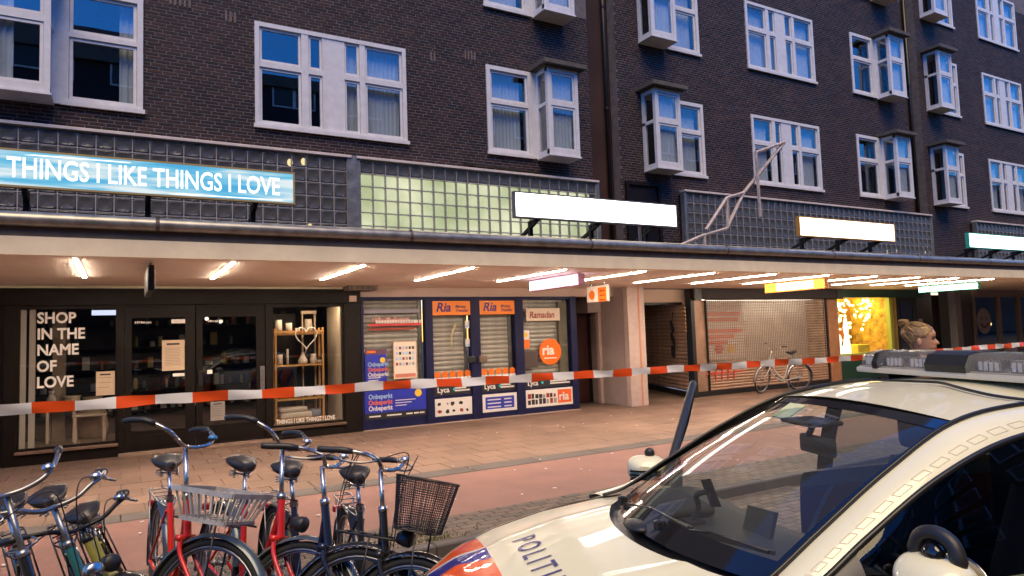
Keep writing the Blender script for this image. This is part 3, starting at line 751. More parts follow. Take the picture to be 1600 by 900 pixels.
# lettering on the pane
for i, s_ in enumerate(['SHOP', 'IN THE', 'NAME', 'OF', 'LOVE']):
    o = text('lettering', s_, .235, (-1.14 - 1.2, .024, 2.165 - .25 * i), M['white_vinyl'], shop, bold=.007, sx=.86)
sp_('lit_strip', MB().box(-.46, -.07, 14.2, 14.22, 2.33, 2.42), emit('cool_lamp_strip', (.75, .78, 1.0), 1.3))
text('lettering', 'THINGS I LIKE THINGS I LOVE', .11, (2.42 - 1.2, .024, .275), M['white_vinyl'], shop, bold=.002, sx=.72)
rr_ = random.Random(21)
for x in (.19, 1.30):
    for q in range(9): sp_('print_mark', MB().box(x + q * .028, x + q * .028 + rr_.uniform(.012, .022), YS + .018, YS + .0235, 2.13, 2.13 + rr_.uniform(.026, .04)), M['white_vinyl'])
def notice(label, x0, x1, z0, z1, y, lines, m=None, head=True):
    t = thing('notice', label, 'notice', ((x0 + x1) / 2, y, z0))
    w_ = (x1 - x0) / 2; h = z1 - z0
    MB().box(-w_, w_, -.003, 0, 0, h).build('sheet', m or M['paper'], t)
    if head: MB().box(-w_ * .6, w_ * .55, -.005, -.0035, h * .84, h * .90).build('heading', M['ink'], t)
    for k in range(lines):
        z = h * .74 - k * h * .6 / max(1, lines); e = random.uniform(.35, .8)
        MB().box(-w_ * .75, w_ * e, -.0045, -.0035, z - .004, z).build('print_line', M['ink'], t)
    return t
M['kraft'] = mat('kraft_paper', (.62, .47, .33), .75, var=.05)
notice('kraft paper notice low on the lettered window', -.35, -.09, .99, 1.37, YS - .0, 3, M['kraft'])
notice('tall printed paper notice on the first glass door', .59, .93, 1.33, 1.84, YS - .004, 12, M['kraft'])
notice('small white card on top corner of the first glass door', .73, .94, 2.12, 2.19, YS - .004, 0, M['white_vinyl'], False)
notice('small white strip under the tall door notice', .75, .93, 1.23, 1.28, YS - .004, 0, M['white_vinyl'], False)
notice('tiny white square sticker by the second door lock', 1.28, 1.36, 1.24, 1.31, YS - .004, 0, M['white_vinyl'], False)
notice('dark opening hours card low on the second glass door', 1.33, 1.56, .44, .76, YS - .004, 5, mat('grey_card', (.30, .26, .24), .7))
notice('small pink white plate on the dark post', 3.76, 3.90, 2.44 - .0, 2.58, YS - .055, 0, mat('pink_plate', (.65, .45, .38), .6), False)
# shop interior
inn = MB(); inn.box(-4.3, 4.05, 16.2, 16.3, 0, 2.7); inn.box(-4.3, 4.0, 13.1, 16.2, 2.69, 2.70); inn.box(-4.3, 4.0, 13.0, 16.2, -.006, .02)
inn.box(-1.62, -1.56, 12.99, 16.2, 0, 2.7); inn.box(3.98, 4.03, 12.98, 16.2, 0, 2.7)
sp_('interior', inn, mat('shop_interior', (.07, .06, .055), .8, var=.3, scale=2))
sp_('side_panel', MB().box(3.62, 3.66, 12.95, 13.9, .2, 2.40), mat('cream_panel', (.55, .44, .34), .8))
sp_('side_post', MB().box(-1.35, -1.28, 12.93, 12.99, .25, 2.38).box(-1.24, -1.16, 12.93, 12.98, .25, 2.38), mat('whitish_post', (.62, .52, .45), .6))
sp_('display_floor', MB().box(-1.35, -.08, 12.94, 13.9, .1, .25).box(2.37, 3.61, 12.94, 13.9, .1, .25), mat('display_floor', (.20, .14, .10), .7))
sp_('display_lamp', MB().box(2.5, 3.55, 12.97, 13.02, 2.395, 2.415), emit('display_lamp', (1, .76, .50), 70))  # added strip hidden behind the frame head, brightens the second window
sp_('column', MB().box(-.98, -.80, 13.5, 13.7, .25, 2.4), mat('wooden_column', (.30, .22, .16), .7, var=.2))
sp_('back_panel', MB().box(2.36, 3.0, 13.95, 14.0, .2, 2.3), M['black_wood'])
# white side tables in the first window
M['pale_wood'] = mat('pale_wood', (.60, .44, .33), .5, var=.1)
M['bamboo'] = mat('bamboo', (.55, .27, .08), .5, var=.12, scale=4)
M['ceramic'] = mat('ceramic', (.62, .52, .44), .4, var=.08)
def table(label, x0, x1, y0, y1, h):
    t = thing('side_table', label, 'table', ((x0 + x1) / 2, (y0 + y1) / 2, .25)); a, b = (x1 - x0) / 2, (y1 - y0) / 2
    MB().bbox(-a - .04, a + .04, -b - .02, b + .02, h - .035, h, .006).build('tabletop', M['pale_wood'], t)
    for i in (-1, 1):
        for j in (-1, 1): MB().box(i * a - .02, i * a + .02, j * b - .02, j * b + .02, 0, h - .035).build('leg', M['pale_wood'], t)
table('taller pale wooden stand behind the lettered window', -1.02, -.66, 13.25, 13.6, .54)
table('lower pale wooden stand near the kraft paper notice', -.64, -.24, 13.05, 13.35, .44)
def pot(label, x, y, z, prof, m, name='vase', cat='vase', n=18):
    o = MB().lathe(prof, n).build(name, m, None, True, (x, y, z)); tag(o, label, cat); return o
pot('slim white bottle vase on the taller pale stand', -.98, 13.4, .79, [(0, 0), (.06, .005), (.065, .16), (.05, .2), (.03, .24), (.045, .29), (.035, .29), (.02, .02), (0, .01)], M['ceramic'])
pot('round woven basket pot on the taller pale stand', -.70, 13.42, .79, [(0, 0), (.09, .005), (.12, .08), (.11, .15), (.13, .19), (.115, .19), (.09, .1), (0, .02)], M['kraft'])
pot('rounded tan sack resting on the display floor', -.42, 13.6, .25, [(0, 0), (.2, .01), (.24, .2), (.2, .45), (.12, .62), (.15, .68), (.13, .68), (.1, .5), (0, .45)], mat('tan_sack', (.42, .28, .18), .9, var=.2, bump=.3), 'sack', 'sack')
# goods on dark shelves deeper in the shop, first window and doors
gs = random.Random(12)
sh = thing('wall_shelf', 'dark wall shelving with small goods deep inside the lettered shop', 'shelves', (.6, 15.9, 0))
for k in range(5): MB().box(-2.0, 2.6, -.16, .22, .45 + k * .42, .48 + k * .42).build('shelf', M['black_wood'], sh)
gcol = [mat('goods_%d' % i, c, .5) for i, c in enumerate([(.5,.42,.34), (.25,.12,.08), (.12,.16,.12), (.45,.36,.15), (.2,.22,.28), (.55,.5,.45)])]
for k in range(5):
    x = -1.95
    while x < 2.5:
        w_ = gs.uniform(.05, .14); h = gs.uniform(.08, .28)
        if gs.random() < .7:
            (MB().lathe([(0, 0), (w_ / 2, 0), (w_ / 2, h * .7), (w_ / 4, h), (0, h)], 10, (x + w_ / 2, 0, .481 + k * .42)) if gs.random() < .5 else MB().box(x, x + w_, -.1, .08, .481 + k * .42, .481 + k * .42 + h)).build('goods', gs.choice(gcol), sh)
        x += w_ + gs.uniform(.02, .2)
# lit pendant lamps deep in the shop
for i, (x, y, z, nm) in enumerate(((1.75, 15.0, 2.2, 'second'), (1.45, 14.6, 2.25, 'first'))):
    t = thing('pendant_lamp', 'small warm pendant lamp seen through the %s of the upper door panes' % ('far side' if i else 'middle'), 'lamp', (x, y, z), group='pendant lamps inside the shop')
    MB().ball((0, 0, 0), .035, 10, 8).build('bulb', emit('bulb_glow', (1, .8, .55), 3), t, True)
    MB().tube([(0, 0, .03), (0, 0, 2.69 - z)], .006, 6).build('cord', M['black_plastic'], t)
# bamboo shelf unit in the second window
su = thing('shelf_unit', 'orange bamboo shelf unit in the lit second window', 'shelf', (2.93, 13.35, .25))
for i in (-.45, .42):
    for j in (-.14, .14): MB().box(i - .018, i + .018, j - .018, j + .018, 0, 1.75).build('post', M['bamboo'], su)
for z in (.03, .40, 1.03, 1.62): MB().bbox(-.47, .44, -.15, .15, z, z + .03, .005).build('shelf', M['bamboo'], su)
MB().box(-.47, .44, -.165, -.15, 1.66, 1.70).box(-.47, .44, .15, .165, 1.66, 1.70).build('rail', M['bamboo'], su)
zS = lambda z: .25 + z + .03
cyl = lambda r_, h: [(0, 0), (r_, .003), (r_, h), (r_ - .008, h), (r_ - .01, .01), (0, .01)]
for lb, x, z, pr in (('tall pale cylinder vase at the end of the top bamboo shelf', 2.56, 1.62, cyl(.065, .26)), ('shorter pale cylinder vase on the top bamboo shelf', 2.75, 1.62, cyl(.06, .20)),
                 ('small white cup on the top bamboo shelf', 2.91, 1.62, cyl(.045, .10)), ('round white bottle vase holding the wire heart', 3.0, 1.03, [(0, 0), (.08, .01), (.09, .08), (.05, .14), (.03, .19), (.03, .22), (0, .22)]),
                 ('white jug on the middle bamboo shelf', 3.2, 1.03, [(0, 0), (.06, .005), (.07, .09), (.05, .15), (.06, .19), (0, .19)]), ('small white bowl on the middle bamboo shelf', 3.31, 1.03, [(0, 0), (.03, .005), (.055, .07), (.05, .07), (0, .02)]),
                 ('tall thin candle stick on the middle bamboo shelf', 2.72, 1.03, cyl(.022, .30)), ('brown stoneware jar on the middle bamboo shelf', 2.58, 1.03, cyl(.05, .2)),
                 ('first white pear shaped vase on the third bamboo shelf', 3.12, .40, [(0, 0), (.06, .005), (.07, .08), (.03, .17), (.02, .2), (0, .2)]), ('second white pear shaped vase on the third bamboo shelf', 3.27, .40, [(0, 0), (.055, .005), (.065, .08), (.03, .18), (.025, .22), (0, .22)])):
    pot(lb, x, 13.33, zS(z), pr, M['ceramic'])
for lb, x, z, a, h in (('folded cream cushion on the low bamboo shelf', 2.85, .031, .30, .12), ('folded white blanket on top of the cream cushion', 2.80, .152, .26, .09), ('grey folded towel on the low bamboo shelf', 3.22, .031, .1, .14)):
    o = MB().bbox(x - a, x + a, 13.22, 13.48, .28 + z, .28 + z + h, .04).build('cushion', M['ceramic'] if 'grey' not in lb else gcol[4], None, True); tag(o, lb, 'cushion')
ht = []
for i in range(40):
    a = 2 * math.pi * i / 40; ht.append((3.03 + .0125 * 16 * math.sin(a) ** 3, 13.15, 1.83 + .0145 * (13 * math.cos(a) - 5 * math.cos(2 * a) - 2 * math.cos(3 * a) - math.cos(4 * a))))
o = MB().tube(ht, .012, 6, True).tube([(3.03, 13.15, 1.60), (3.02, 13.25, 1.50)], .008, 6).build('wire_heart', mat('white_wire', (.75, .68, .6), .5), None, True); tag(o, 'white wire heart standing in the bamboo shelf window', 'heart')
pl = thing('potted_plant', 'little green plant on the middle bamboo shelf', 'plant', (3.36, 13.38, zS(1.03)))
MB().lathe(cyl(.04, .07), 12).build('pot', M['ceramic'], pl, True)
lf = MB(); rr = random.Random(2)
for i in range(40):
    a, e, L_ = rr.uniform(0, 6.28), rr.uniform(.3, 1.4), rr.uniform(.05, .12)
    d = Vector((math.cos(a) * math.cos(e), math.sin(a) * math.cos(e), math.sin(e))); s_ = d.cross(Vector((0, 0, 1))).normalized() * .012
    p = Vector((0, 0, .07)); lf.add([p, p + d * L_ * .5 + s_, p + d * L_, p + d * L_ * .5 - s_], [(0, 1, 2, 3)])
lf.build('leaves', mat('leaf', (.06, .11, .03), .6), pl)
sg = thing('framed_lantern', 'pale framed lantern standing behind the wire heart', 'lantern', (3.2, 13.7, 1.9))
MB().box(-.14, .14, -.05, .05, .38, .44).box(-.13, -.11, -.04, .04, -1.6, .38).box(.11, .13, -.04, .04, -1.6, .38).build('frame', M['pale_wood'], sg)
MB().lathe([(0, 0), (.08, 0), (.07, .28), (0, .28)], 14).build('shade', M['ceramic'], sg, True)
# ================================================================ NAVY SHOP WITH ORANGE SIGNS
ria = thing('shop_front', 'navy blue shop front with orange signs and closed metal shutters', 'shop front', (6.5, YS, 0))
def rp_(name, mb, m, smooth=False, parent=None):
    o = mb.build(name, m, parent or ria, smooth)
    if parent is None: o.location = (-6.5, -YS, 0)
    return o
posts = ((3.985, 4.03), (5.31, 5.47), (6.33, 6.54), (7.395, 7.60), (8.85, 9.01))
for a, b in posts: rp_('post', MB().box(a, b, YS - .04, YS + .12, 0, 2.558), M['navy'])
rp_('head_rail', MB().box(4.03, 8.85, YS - .03, YS + .12, 2.50, 2.557), M['navy'])
rp_('plinth', MB().box(4.03, 8.85, YS - .02, YS + .12, 0, .12), M['navy'])
rp_('step', MB().bbox(3.99, 9.02, YS - .09, YS - .0, -.03, .015, .006), mat('pale_step', (.36, .27, .22), .8, var=.25, bump=.2))
M['slat'] = mat('shutter_slat', (.62, .56, .50), .42, .25, var=.18, scale=5)
def slat_mesh(w_, h=.098):
    pr = [(-h/2, .0), (-h/2 + .008, -.012), (0, -.022), (h/2 - .012, -.012), (h/2, .004)]
    return MB().grid([[(x, y, z) for z, y in pr] for x in (0, w_)]).mesh('slat', True, M['slat'])
bays = ((4.03, 5.31, .86, 2.50), (5.47, 6.33, .55, 2.17), (6.54, 7.395, .55, 2.17), (7.60, 8.85, .55, 2.50))
rnd = random.Random(4)
for i, (a, b, z0, z1) in enumerate(bays):
    sm_ = slat_mesh(b - a - .02); z = z0 + .05
    while z < z1 + .02:
        o = link('slat', sm_, ria, (a + .01 - 6.5, .16 + rnd.uniform(-.002, .002), z)); z += .0985
    rp_('guide', MB().box(b - .10, b - .03, YS + .10, YS + .14, z0, z1).box(a, a + .03, YS + .10, YS + .14, z0, z1), M['zinc'])
    rp_('pane', MB().box(a, b, YS + .03, YS + .04, z0, z1), M['shop_pane'])
    rp_('dark_back', MB().box(a - .02, b + .02, YS + .2, YS + .22, 0, 2.55), M['room'])
    if i: rp_('lower_panel', MB().box(a, b, YS - .005, YS + .10, .121, .549), M['navy'])
rp_('lower_panel', MB().box(4.03, 5.31, YS - .005, YS + .10, .121, .859), M['navy'])
for a, b in ((5.47, 6.33), (6.54, 7.395)):
    rp_('door_rail', MB().box(a, b, YS - .02, YS + .08, 2.171, 2.499), M['navy'])
rp_('door_handle', MB().bbox(6.22, 6.38, YS - .10, YS - .035, 1.18, 1.32, .02), M['black_plastic'])
rp_('door_handle', MB().bbox(6.48, 6.66, YS - .10, YS - .035, 1.18, 1.32, .02), mat('brown_handle', (.16, .11, .08), .5))
rp_('side_column', MB().box(8.58, 8.80, YS + .05, YS + .14, .55, 2.45), mat('olive_column', (.20, .17, .12), .6, var=.15))
M['purple'] = mat('purple_print', (.07, .02, .16), .5)
M['blue_poster'] = mat('blue_poster', (.025, .04, .42), .4, var=.08)
M['yellow'] = mat('yellow_print', (.85, .55, .05), .5)
M['white_print'] = mat('white_print', (.75, .72, .70), .5)
M['lightblue'] = mat('light_blue_print', (.35, .55, .80), .5)
def board(label, cat, x0, x1, z0, z1, m, y=YS - .0, d=.012, name='sign_board'):
    t = thing(name, label, cat, ((x0 + x1) / 2, y, z0)); w_ = (x1 - x0) / 2
    MB().box(-w_, w_, -d, 0, 0, z1 - z0).build('panel', m, t); return t, w_, z1 - z0
for lb, a, b in (('first orange Ria sign above the navy doors', 5.475, 6.325), ('second orange Ria sign, nearer the grey pillar', 6.545, 7.39)):
    t, w_, h = board(lb, 'sign', a, b, 2.18, 2.47, mat('orange_sign', (.85, .24, .01), .4, var=.04), YS - .022)
    text('lettering', 'Ria', .26, (-w_ + .07, -.0145, .075), M['purple'], t, bold=.006, shear=.25)
    text('lettering', 'Money\nTransfer', .085, (.08, -.0145, .15), M['purple'], t, shear=.2, bold=.001)
# Onbeperkt posters
def onb(label, x0, x1, z0, z1, y, s_, lx, lz, tx, cx, cz, cr_):
    t, w_, h = board(label, 'poster', x0, x1, z0, z1, M['blue_poster'], y, .008, 'poster')
    for k, c in enumerate(('lightblue', 'orange', 'white_print')):
        text('lettering', 'Onbeperkt', s_, (lx, -.0095, lz - k * s_ * .86), M[c], t, bold=.002, sx=.82)
    MB().lathe([(.001, -.0105), (cr_, -.0105), (cr_, -.008)], 18, (cx, 0, cz), 'y').build('round_sticker', M['yellow'], t)
    for k in range(3):
        MB().box(tx[0], tx[0] + tx[1] * (1, .8, .55)[k], -.0095, -.0085, tx[2] - k * .05 - .014, tx[2] - k * .05).build('print_line', M['white_print'], t)
    return t
onb('upright blue Onbeperkt poster behind the first shutter window', 4.07, 4.50, .87, 1.44, YS + .028, .115, -.165, .345, (-.16, .26, .13), .135, .46, .055)
t_, w_, h_ = board('narrow orange and blue strip above the upright blue poster', 'poster', 4.07, 4.50, 1.445, 1.545, mat('strip_print', (.12, .05, .1), .5), YS + .028, .008, 'poster')
MB().box(-.18, .0, -.0095, -.0085, .03, .07).build('print_block', M['orange'], t_)
onb('wide blue Onbeperkt banner under the first shutter window', 4.04, 5.30, .32, .74, YS - .008, .13, -.56, .27, (-.02, .42, .22), .46, .33, .075)
t, w_, h = board('dark strip of small print under the wide blue banner', 'sign', 4.04, 5.30, .20, .315, M['ink'], YS - .008, .006)
for k, (a, b) in enumerate(((-.55, -.32), (-.2, .1), (.2, .33), (.36, .46), (.48, .58))): MB().box(a, b, -.008, -.0065, .045, .07).build('print_line', M['white_print'], t)
# flag calendar poster
t, w_, h = board('white poster with rows of small coloured flags on the first shutter', 'poster', 4.64, 5.13, .94, 1.68, mat('poster_frame', (.62, .45, .30), .6), YS + .028, .008, 'poster')
MB().box(-w_ + .02, w_ - .02, -.010, -.0085, .02, h - .02).build('sheet', mat('poster_sheet', (.74, .66, .58), .6), t)
fc = [M['ink'], M['dark_red'], M['lightblue'], mat('grey_print', (.3, .28, .3), .6)]
for j in range(4):
    for i in range(6):
        MB().box(-w_ + .05 + i * .068, -w_ + .05 + i * .068 + .045, -.0115, -.0105, h - .16 - j * .105, h - .16 - j * .105 + .055).build('small_flag', rnd.choice(fc), t)
MB().box(-w_ + .03, w_ - .03, -.0115, -.0105, .03, .10).build('print_block', mat('pale_red_print', (.6, .2, .15), .6), t)
# red window lettering on first bay
t, w_, h = board('faint pale strip with blue print high on the first shutter window', 'sticker', 4.06, 5.2, 2.24, 2.32, mat('faint_strip', (.30, .30, .36), .6), YS + .028, .003, 'sticker')
t = thing('sticker', 'red and white lettering across the first shutter window', 'sticker', (4.2, YS + .026, 2.05))
rq = mat('red_print', (.65, .06, .06), .5); pk = mat('pink_print', (.75, .36, .32), .5)
for q in range(17):
    h1 = rnd.uniform(.06, .10)
    if q < 14: MB().box(.03 + q * .055, .03 + q * .055 + rnd.uniform(.025, .045), -.003, 0, .02, .02 + h1).build('print_mark', pk, t)
    MB().box(.10 + q * .056, .10 + q * .056 + rnd.uniform(.03, .048), -.005, -.0035, -.01, .05).build('print_mark', M['white_print'], t)
MB().box(-.05, 1.06, -.002, 0, -.06, -.015).build('red_band', rq, t); MB().box(-.05, .9, -.002, 0, -.14, -.10).build('red_band', M['dark_red'], t)
# rows of five little orange and white bottle-like figures
for lb, a in (('row of five orange and white figures on the first navy door', 5.49), ('row of five orange and white figures on the second navy door', 6.56)):
    t = thing('sticker', lb, 'sticker', (a + .42, YS + .026, .78))
    for k in range(5):
        cx = -.34 + k * .17
        MB().lathe([(.001, -.003), (.07, -.003), (.07, 0)], 16, (cx, 0, .19), 'y').build('orange_head', M['orange'], t)
        MB().box(cx - .075, cx + .075, -.002, 0, 0, .13).build('white_body', M['white_print'], t)
for lb, a, b in (('black strip with white Lyca lettering on the first navy door', 5.475, 6.325), ('black strip with white Lyca lettering on the second navy door', 6.545, 7.39), ('black strip with white lettering under the round Ria sticker', 7.61, 8.84)):
    t, w_, h = board(lb, 'sign', a, b, .56, .74, M['ink'], YS + .028, .006)
    text('lettering', 'Lyca', .15, (-w_ + .08, -.008, .05), M['white_print'], t, bold=.003)
    MB().lathe([(.001, -.008), (.03, -.008), (.03, -.006)], 14, (-w_ + .46, 0, .10), 'y').build('dot', mat('cyan_print', (.02, .45, .55), .5), t)
    for k in range(2): MB().box(.05, w_ - (.04 + .08 * k), -.008, -.0065, .055 + .05 * k, .085 + .05 * k).build('print_line', M['white_print'], t)
# panels low on the doors
t, w_, h = board('white panel with black silhouettes low on the first navy door', 'sign', 5.475, 6.31, .14, .49, M['white_print'], YS - .007)
for k in range(9):
    cx = -.32 + (k % 5) * .16 + rnd.uniform(-.03, .03); cz = .09 + (k // 5) * .15; s_ = rnd.uniform(.03, .06)
    pg = [(cx + s_ * rnd.uniform(.5, 1.2) * math.cos(a), cz + s_ * rnd.uniform(.4, 1) * math.sin(a)) for a in [i * .9 for i in range(7)]]
    MB().prism(pg, -.0145, -.0125).build('silhouette', M['ink'] if k % 3 else M['dark_red'], t)
t, w_, h = board('white panel with blue list low on the second navy door', 'sign', 6.555, 7.385, .13, .50, M['white_print'], YS - .007)
MB().box(-w_ + .07, w_ - .07, -.0145, -.0125, .06, h - .06).build('blue_field', M['blue_poster'], t)
for k in range(3):
    for a, b in ((-.30, .02), (.10, .28)): MB().box(a, b, -.0165, -.0148, .09 + k * .075, .115 + k * .075).build('print_line', M['white_print'], t)
t, w_, h = board('white panel with photos and orange ria square under the last shutter', 'sign', 7.61, 8.84, .14, .52, M['white_print'], YS - .007)
MB().box(w_ - .40, w_ - .04, -.0145, -.0125, .05, h - .04).build('orange_square', mat('ria_orange', (.80, .12, .02), .45), t)
text('lettering', 'ria', .26, (w_ - .38, -.017, .11), M['white_print'], t, bold=.006)
for k in range(16):
    a = -w_ + .05 + (k % 8) * .095; z = .06 + (k // 8) * .13
    MB().box(a, a + rnd.uniform(.05, .085), -.0145, -.0125, z, z + rnd.uniform(.07, .12)).build('photo', rnd.choice([M['ink'], fc[3], M['dark_red'], M['ink']]), t)
t = thing('sticker', 'round orange ria sticker on the last shutter window', 'sticker', (8.31, YS + .028, 1.33))
MB().lathe([(.001, -.004), (.29, -.004), (.29, 0)], 36, (0, 0, 0), 'y').build('disc', mat('ria_sticker', (.85, .16, .01), .4), t)
text('lettering', 'ria', .30, (-.215, -.006, -.06), M['white_print'], t, bold=.010)
MB().box(-.17, .17, -.006, -.0045, -.155, -.13).build('print_line', M['white_print'], t)
t, w_, h = board('white strip with red Ramadan lettering on the last window', 'sticker', 7.72, 8.60, 2.02, 2.30, mat('cream_sticker', (.66, .55, .44), .6), YS + .028, .004, 'sticker')
text('lettering', 'Ramadan', .20, (-.37, -.006, .07), mat('brown_red_print', (.30, .04, .02), .5), t, bold=.004, sx=.90, shear=.2)
t, w_, h = board('small white and orange card on the last shutter window', 'sticker', 7.60, 7.78, 1.42, 1.82, M['white_print'], YS + .028, .005, 'sticker')
MB().box(-w_, w_, -.007, -.0055, 0, .2).build('orange_half', M['orange'], t)
MB().lathe([(.001, -.007), (.05, -.007), (.05, -.005)], 14, (0, 0, .30), 'y').build('dot', M['yellow'], t)
o = MB().bbox(7.62, 7.95, YS - .01, YS + .028, 1.00, 1.36, .006).build('letter_box', mat('brown_box', (.07, .05, .045), .5)); tag(o, 'dark brown letter box on the last navy bay', 'letter box')
for lb, x, z in (('small white and cyan sticker high on the first navy door', 6.27, 1.90), ('small cyan sticker lower on the first navy door edge', 6.27, 1.52)):
    t = thing('sticker', lb, 'sticker', (x, YS + .026, z)); MB().box(-.05, .05, -.003, 0, 0, .16).build('sheet', M['white_print'], t); MB().box(-.045, .045, -.005, -.0035, .02, .06).build('print_block', M['lightblue'], t)
t = thing('sticker', 'pale scribble on the first navy door glass', 'sticker', (5.9, YS + .026, 1.55))
MB().tube(cr([(0, 0, 0), (.02, 0, .25), (.12, 0, .45), (.05, 0, .40)], 16), .018, 5).build('stroke', mat('pale_yellow_print', (.6, .52, .3), .6), t)

# ================================================================ DARK DOORWAY, PILLAR AND ALCOVE
dw = thing('doorway', 'dark red brown door set back between navy shop and pillar', 'door', (9.55, 13.9, 0))
MB().bbox(-.50, .52, -.04, .02, .03, 2.35, .01).build('door_leaf', mat('oxblood_paint', (.045, .012, .010), .5, var=.2), dw)
MB().box(-.53, .60, -.06, .1, 2.36, 2.75).box(-.53, -.505, -.06, .1, 0, 2.36).box(.525, .60, -.06, .1, 0, 2.36).build('frame', M['black_wood'], dw)
MB().box(-.25, .0, -.055, -.042, 1.44, 1.48).build('letter_slot', M['steel'], dw)
MB().box(-.52, -.50, -1.0, -.07, 0, 2.75).build('side_wall', M['black_wood'], dw)
pil = thing('pillar', 'grey mauve concrete pillar beside the dark doorway', 'pillar', (10.37, 13.1, 0))
M['pillar'] = mat('mauve_paint', (.34, .265, .25), .6, var=.12, scale=2, bump=.06)
MB().bbox(-.22, .20, -.70, .85, 0, 2.749, .012).build('shaft', M['pillar'], pil)
MB().bbox(-.26, .24, -.78, -.62, 0, 2.749, .01).build('front_flange', mat('pale_mauve', (.44, .34, .31), .6, var=.1), pil)
MB().box(.05, .09, -.785, -.779, .0, 2.74).build('stripe', mat('orange_stripe', (.5, .2, .1), .6), pil)
MB().bbox(-.30, -.19, .30, .42, 0, 2.3, .01).build('pilaster', mat('pale_mauve2', (.46, .34, .30), .6, var=.1), pil)
MB().bbox(-.62, -.18, .28, .90, 2.2, 2.6, .01).build('corbel', M['pillar'], pil)
# alcove walls
al = thing('alcove_wall', 'brown back wall deep in the alcove beside the pillar', 'wall', (11.6, 16.6, 0))
MB().box(-2.6, 3.5, 0, .2, 0, 2.75).build('wall', mat('alcove_paint', (.12, .08, .06), .8, var=.2), al)
MB().box(-1.0, 1.1, -3.5, -3.4, 2.42, 2.75).build('lintel', mat('alcove_lintel', (.42, .30, .24), .7), al)
MB().box(-1.0, 1.1, -3.46, -3.36, 2.36, 2.419).build('shutter_box', M['black_metal'], al)

# ================================================================ SHUTTERED SHOP
st = thing('shop_front', 'brown shop front behind a closed lattice shutter', 'shop front', (15.5, 12.9, 0))
Y3 = 12.9
def tp(name, mb, m, smooth=False):
    o = mb.build(name, m, st, smooth); o.location = (-15.5, -Y3, 0); return o
M['brown_slat'] = mat('brown_shutter_slat', (.36, .22, .15), .45, .3, var=.25, scale=3)
# angled side shutter
A0, A1 = Vector((12.52, 12.95, 0)), Vector((13.7, 15.95, 0)); dv = (A1 - A0); Ls = dv.length; ang = math.atan2(dv.y, dv.x)
sl = MB().grid([[(x, y, z) for z, y in ((-.05, .0), (-.045, .012), (0, .02), (.04, .012), (.05, -.002))] for x in (0, Ls)]).mesh('slat', True, mat('side_shutter_slat', (.52, .34, .24), .5, var=.25, scale=3))
for k in range(23):
    o = link('slat', sl, st, (A0.x - 15.5, A0.y - Y3, .20 + k * .0985)); o.rotation_euler.z = ang
o = MB().box(0, Ls, -.1, .06, 0, .14).build('plinth', M['black_metal'], st); o.location = (A0.x - 15.5, A0.y - Y3, 0); o.rotation_euler.z = ang
gr = MB()
for k in range(3):
    gr.tube(cr([(.9 + .12 * math.sin(i * 1.9 + k), .034, 1.1 + k * .33 + .16 * math.cos(i * 1.9) + i * .01) for i in range(9)], 40), .022, 5)
gr.tube(cr([(.8, .034, 2.2), (.95, .034, 1.7), (.75, .034, 1.4), (.98, .034, 1.0)], 30), .012, 5)
o = gr.build('graffiti', M['ink'], st); o.location = (A0.x - 15.5, A0.y - Y3, 0); o.rotation_euler.z = ang
tp('corner_post', MB().box(12.50, 12.62, 12.75, 12.95, 0, 2.75), M['black_metal'])
tp('shutter_box', MB().bbox(12.55, 18.45, 12.62, 13.0, 2.47, 2.747, .015), mat('roller_box', (.022, .012, .012), .5, var=.2, spec=.2))
tp('shutter_box_cap', MB().bbox(12.50, 12.75, 12.60, 12.66, 2.45, 2.745, .01).bbox(18.2, 18.46, 12.60, 12.66, 2.45, 2.745, .01), M['black_metal'])
tp('panel', MB().box(12.62, 13.08, 12.86, 12.95, .0, 2.46), M['brown_slat'])
tp('guide', MB().box(13.08, 13.11, 12.80, 12.90, .12, 2.46).box(17.9, 17.94, 12.80, 12.90, .12, 2.46), M['black_metal'])
tp('post', MB().bbox(17.95, 18.42, 12.78, 12.95, 0, 2.46, .01), mat('brown_post', (.30, .14, .07), .5, var=.2))
tp('plinth', MB().box(12.62, 17.94, 12.82, 13.0, 0, .13), M['black_metal'])
lat = MB(); nx = 66
for i in range(nx + 1): x = 13.12 + i * (17.88 - 13.12) / nx; lat.box(x - .007, x + .007, 12.838, 12.852, .62, 2.46)
for j in range(26): z = .62 + j * .0735; lat.box(13.115, 17.89, 12.834, 12.856, z - .011, z + .011)
o = tp('lattice', lat, mat('lattice_metal', (.36, .25, .19), .45, .2, var=.2, scale=2)); o['kind'] = 'stuff'
sl2 = MB().grid([[(x, y, z) for z, y in ((-.036, .0), (-.03, -.012), (0, -.02), (.03, -.012), (.036, .002))] for x in (0, 4.77)]).mesh('slat', True, M['brown_slat'])
for k in range(7): link('slat', sl2, st, (13.115 - 15.5, 12.85 - Y3, .15 + k * .0735))
tp('pane', MB().box(13.1, 17.92, 13.02, 13.03, .5, 2.46), M['shop_pane'])
tp('window_lamp', MB().box(13.3, 17.7, 13.1, 13.16, 2.46, 2.49), emit('shutter_window_lamp', (1, .84, .66), 22))  # added strip that brightens the cells behind the lattice
tp('back', MB().box(13.1, 17.92, 13.5, 13.55, 0, 2.5), mat('window_backing', (.80, .70, .62), .8, var=.3, scale=1.5))
pp = thing('poster', 'white and red printed poster behind the lattice shutter', 'poster', (13.9, 13.0, .9))
MB().box(-.75, .72, -.01, 0, 0, 1.55).build('sheet', mat('poster_white', (.70, .68, .64), .6), pp)
for k, (a, b, z) in enumerate(((-.7, .62, 1.15), (-.7, .55, 1.0), (-.7, .7, .70), (-.65, .35, .55), (-.68, .1, .40))):
    MB().box(a, b, -.014, -.011, z, z + .09).build('print_line', mat('poster_red%d' % k, (.70, .06, .03), .5), pp)
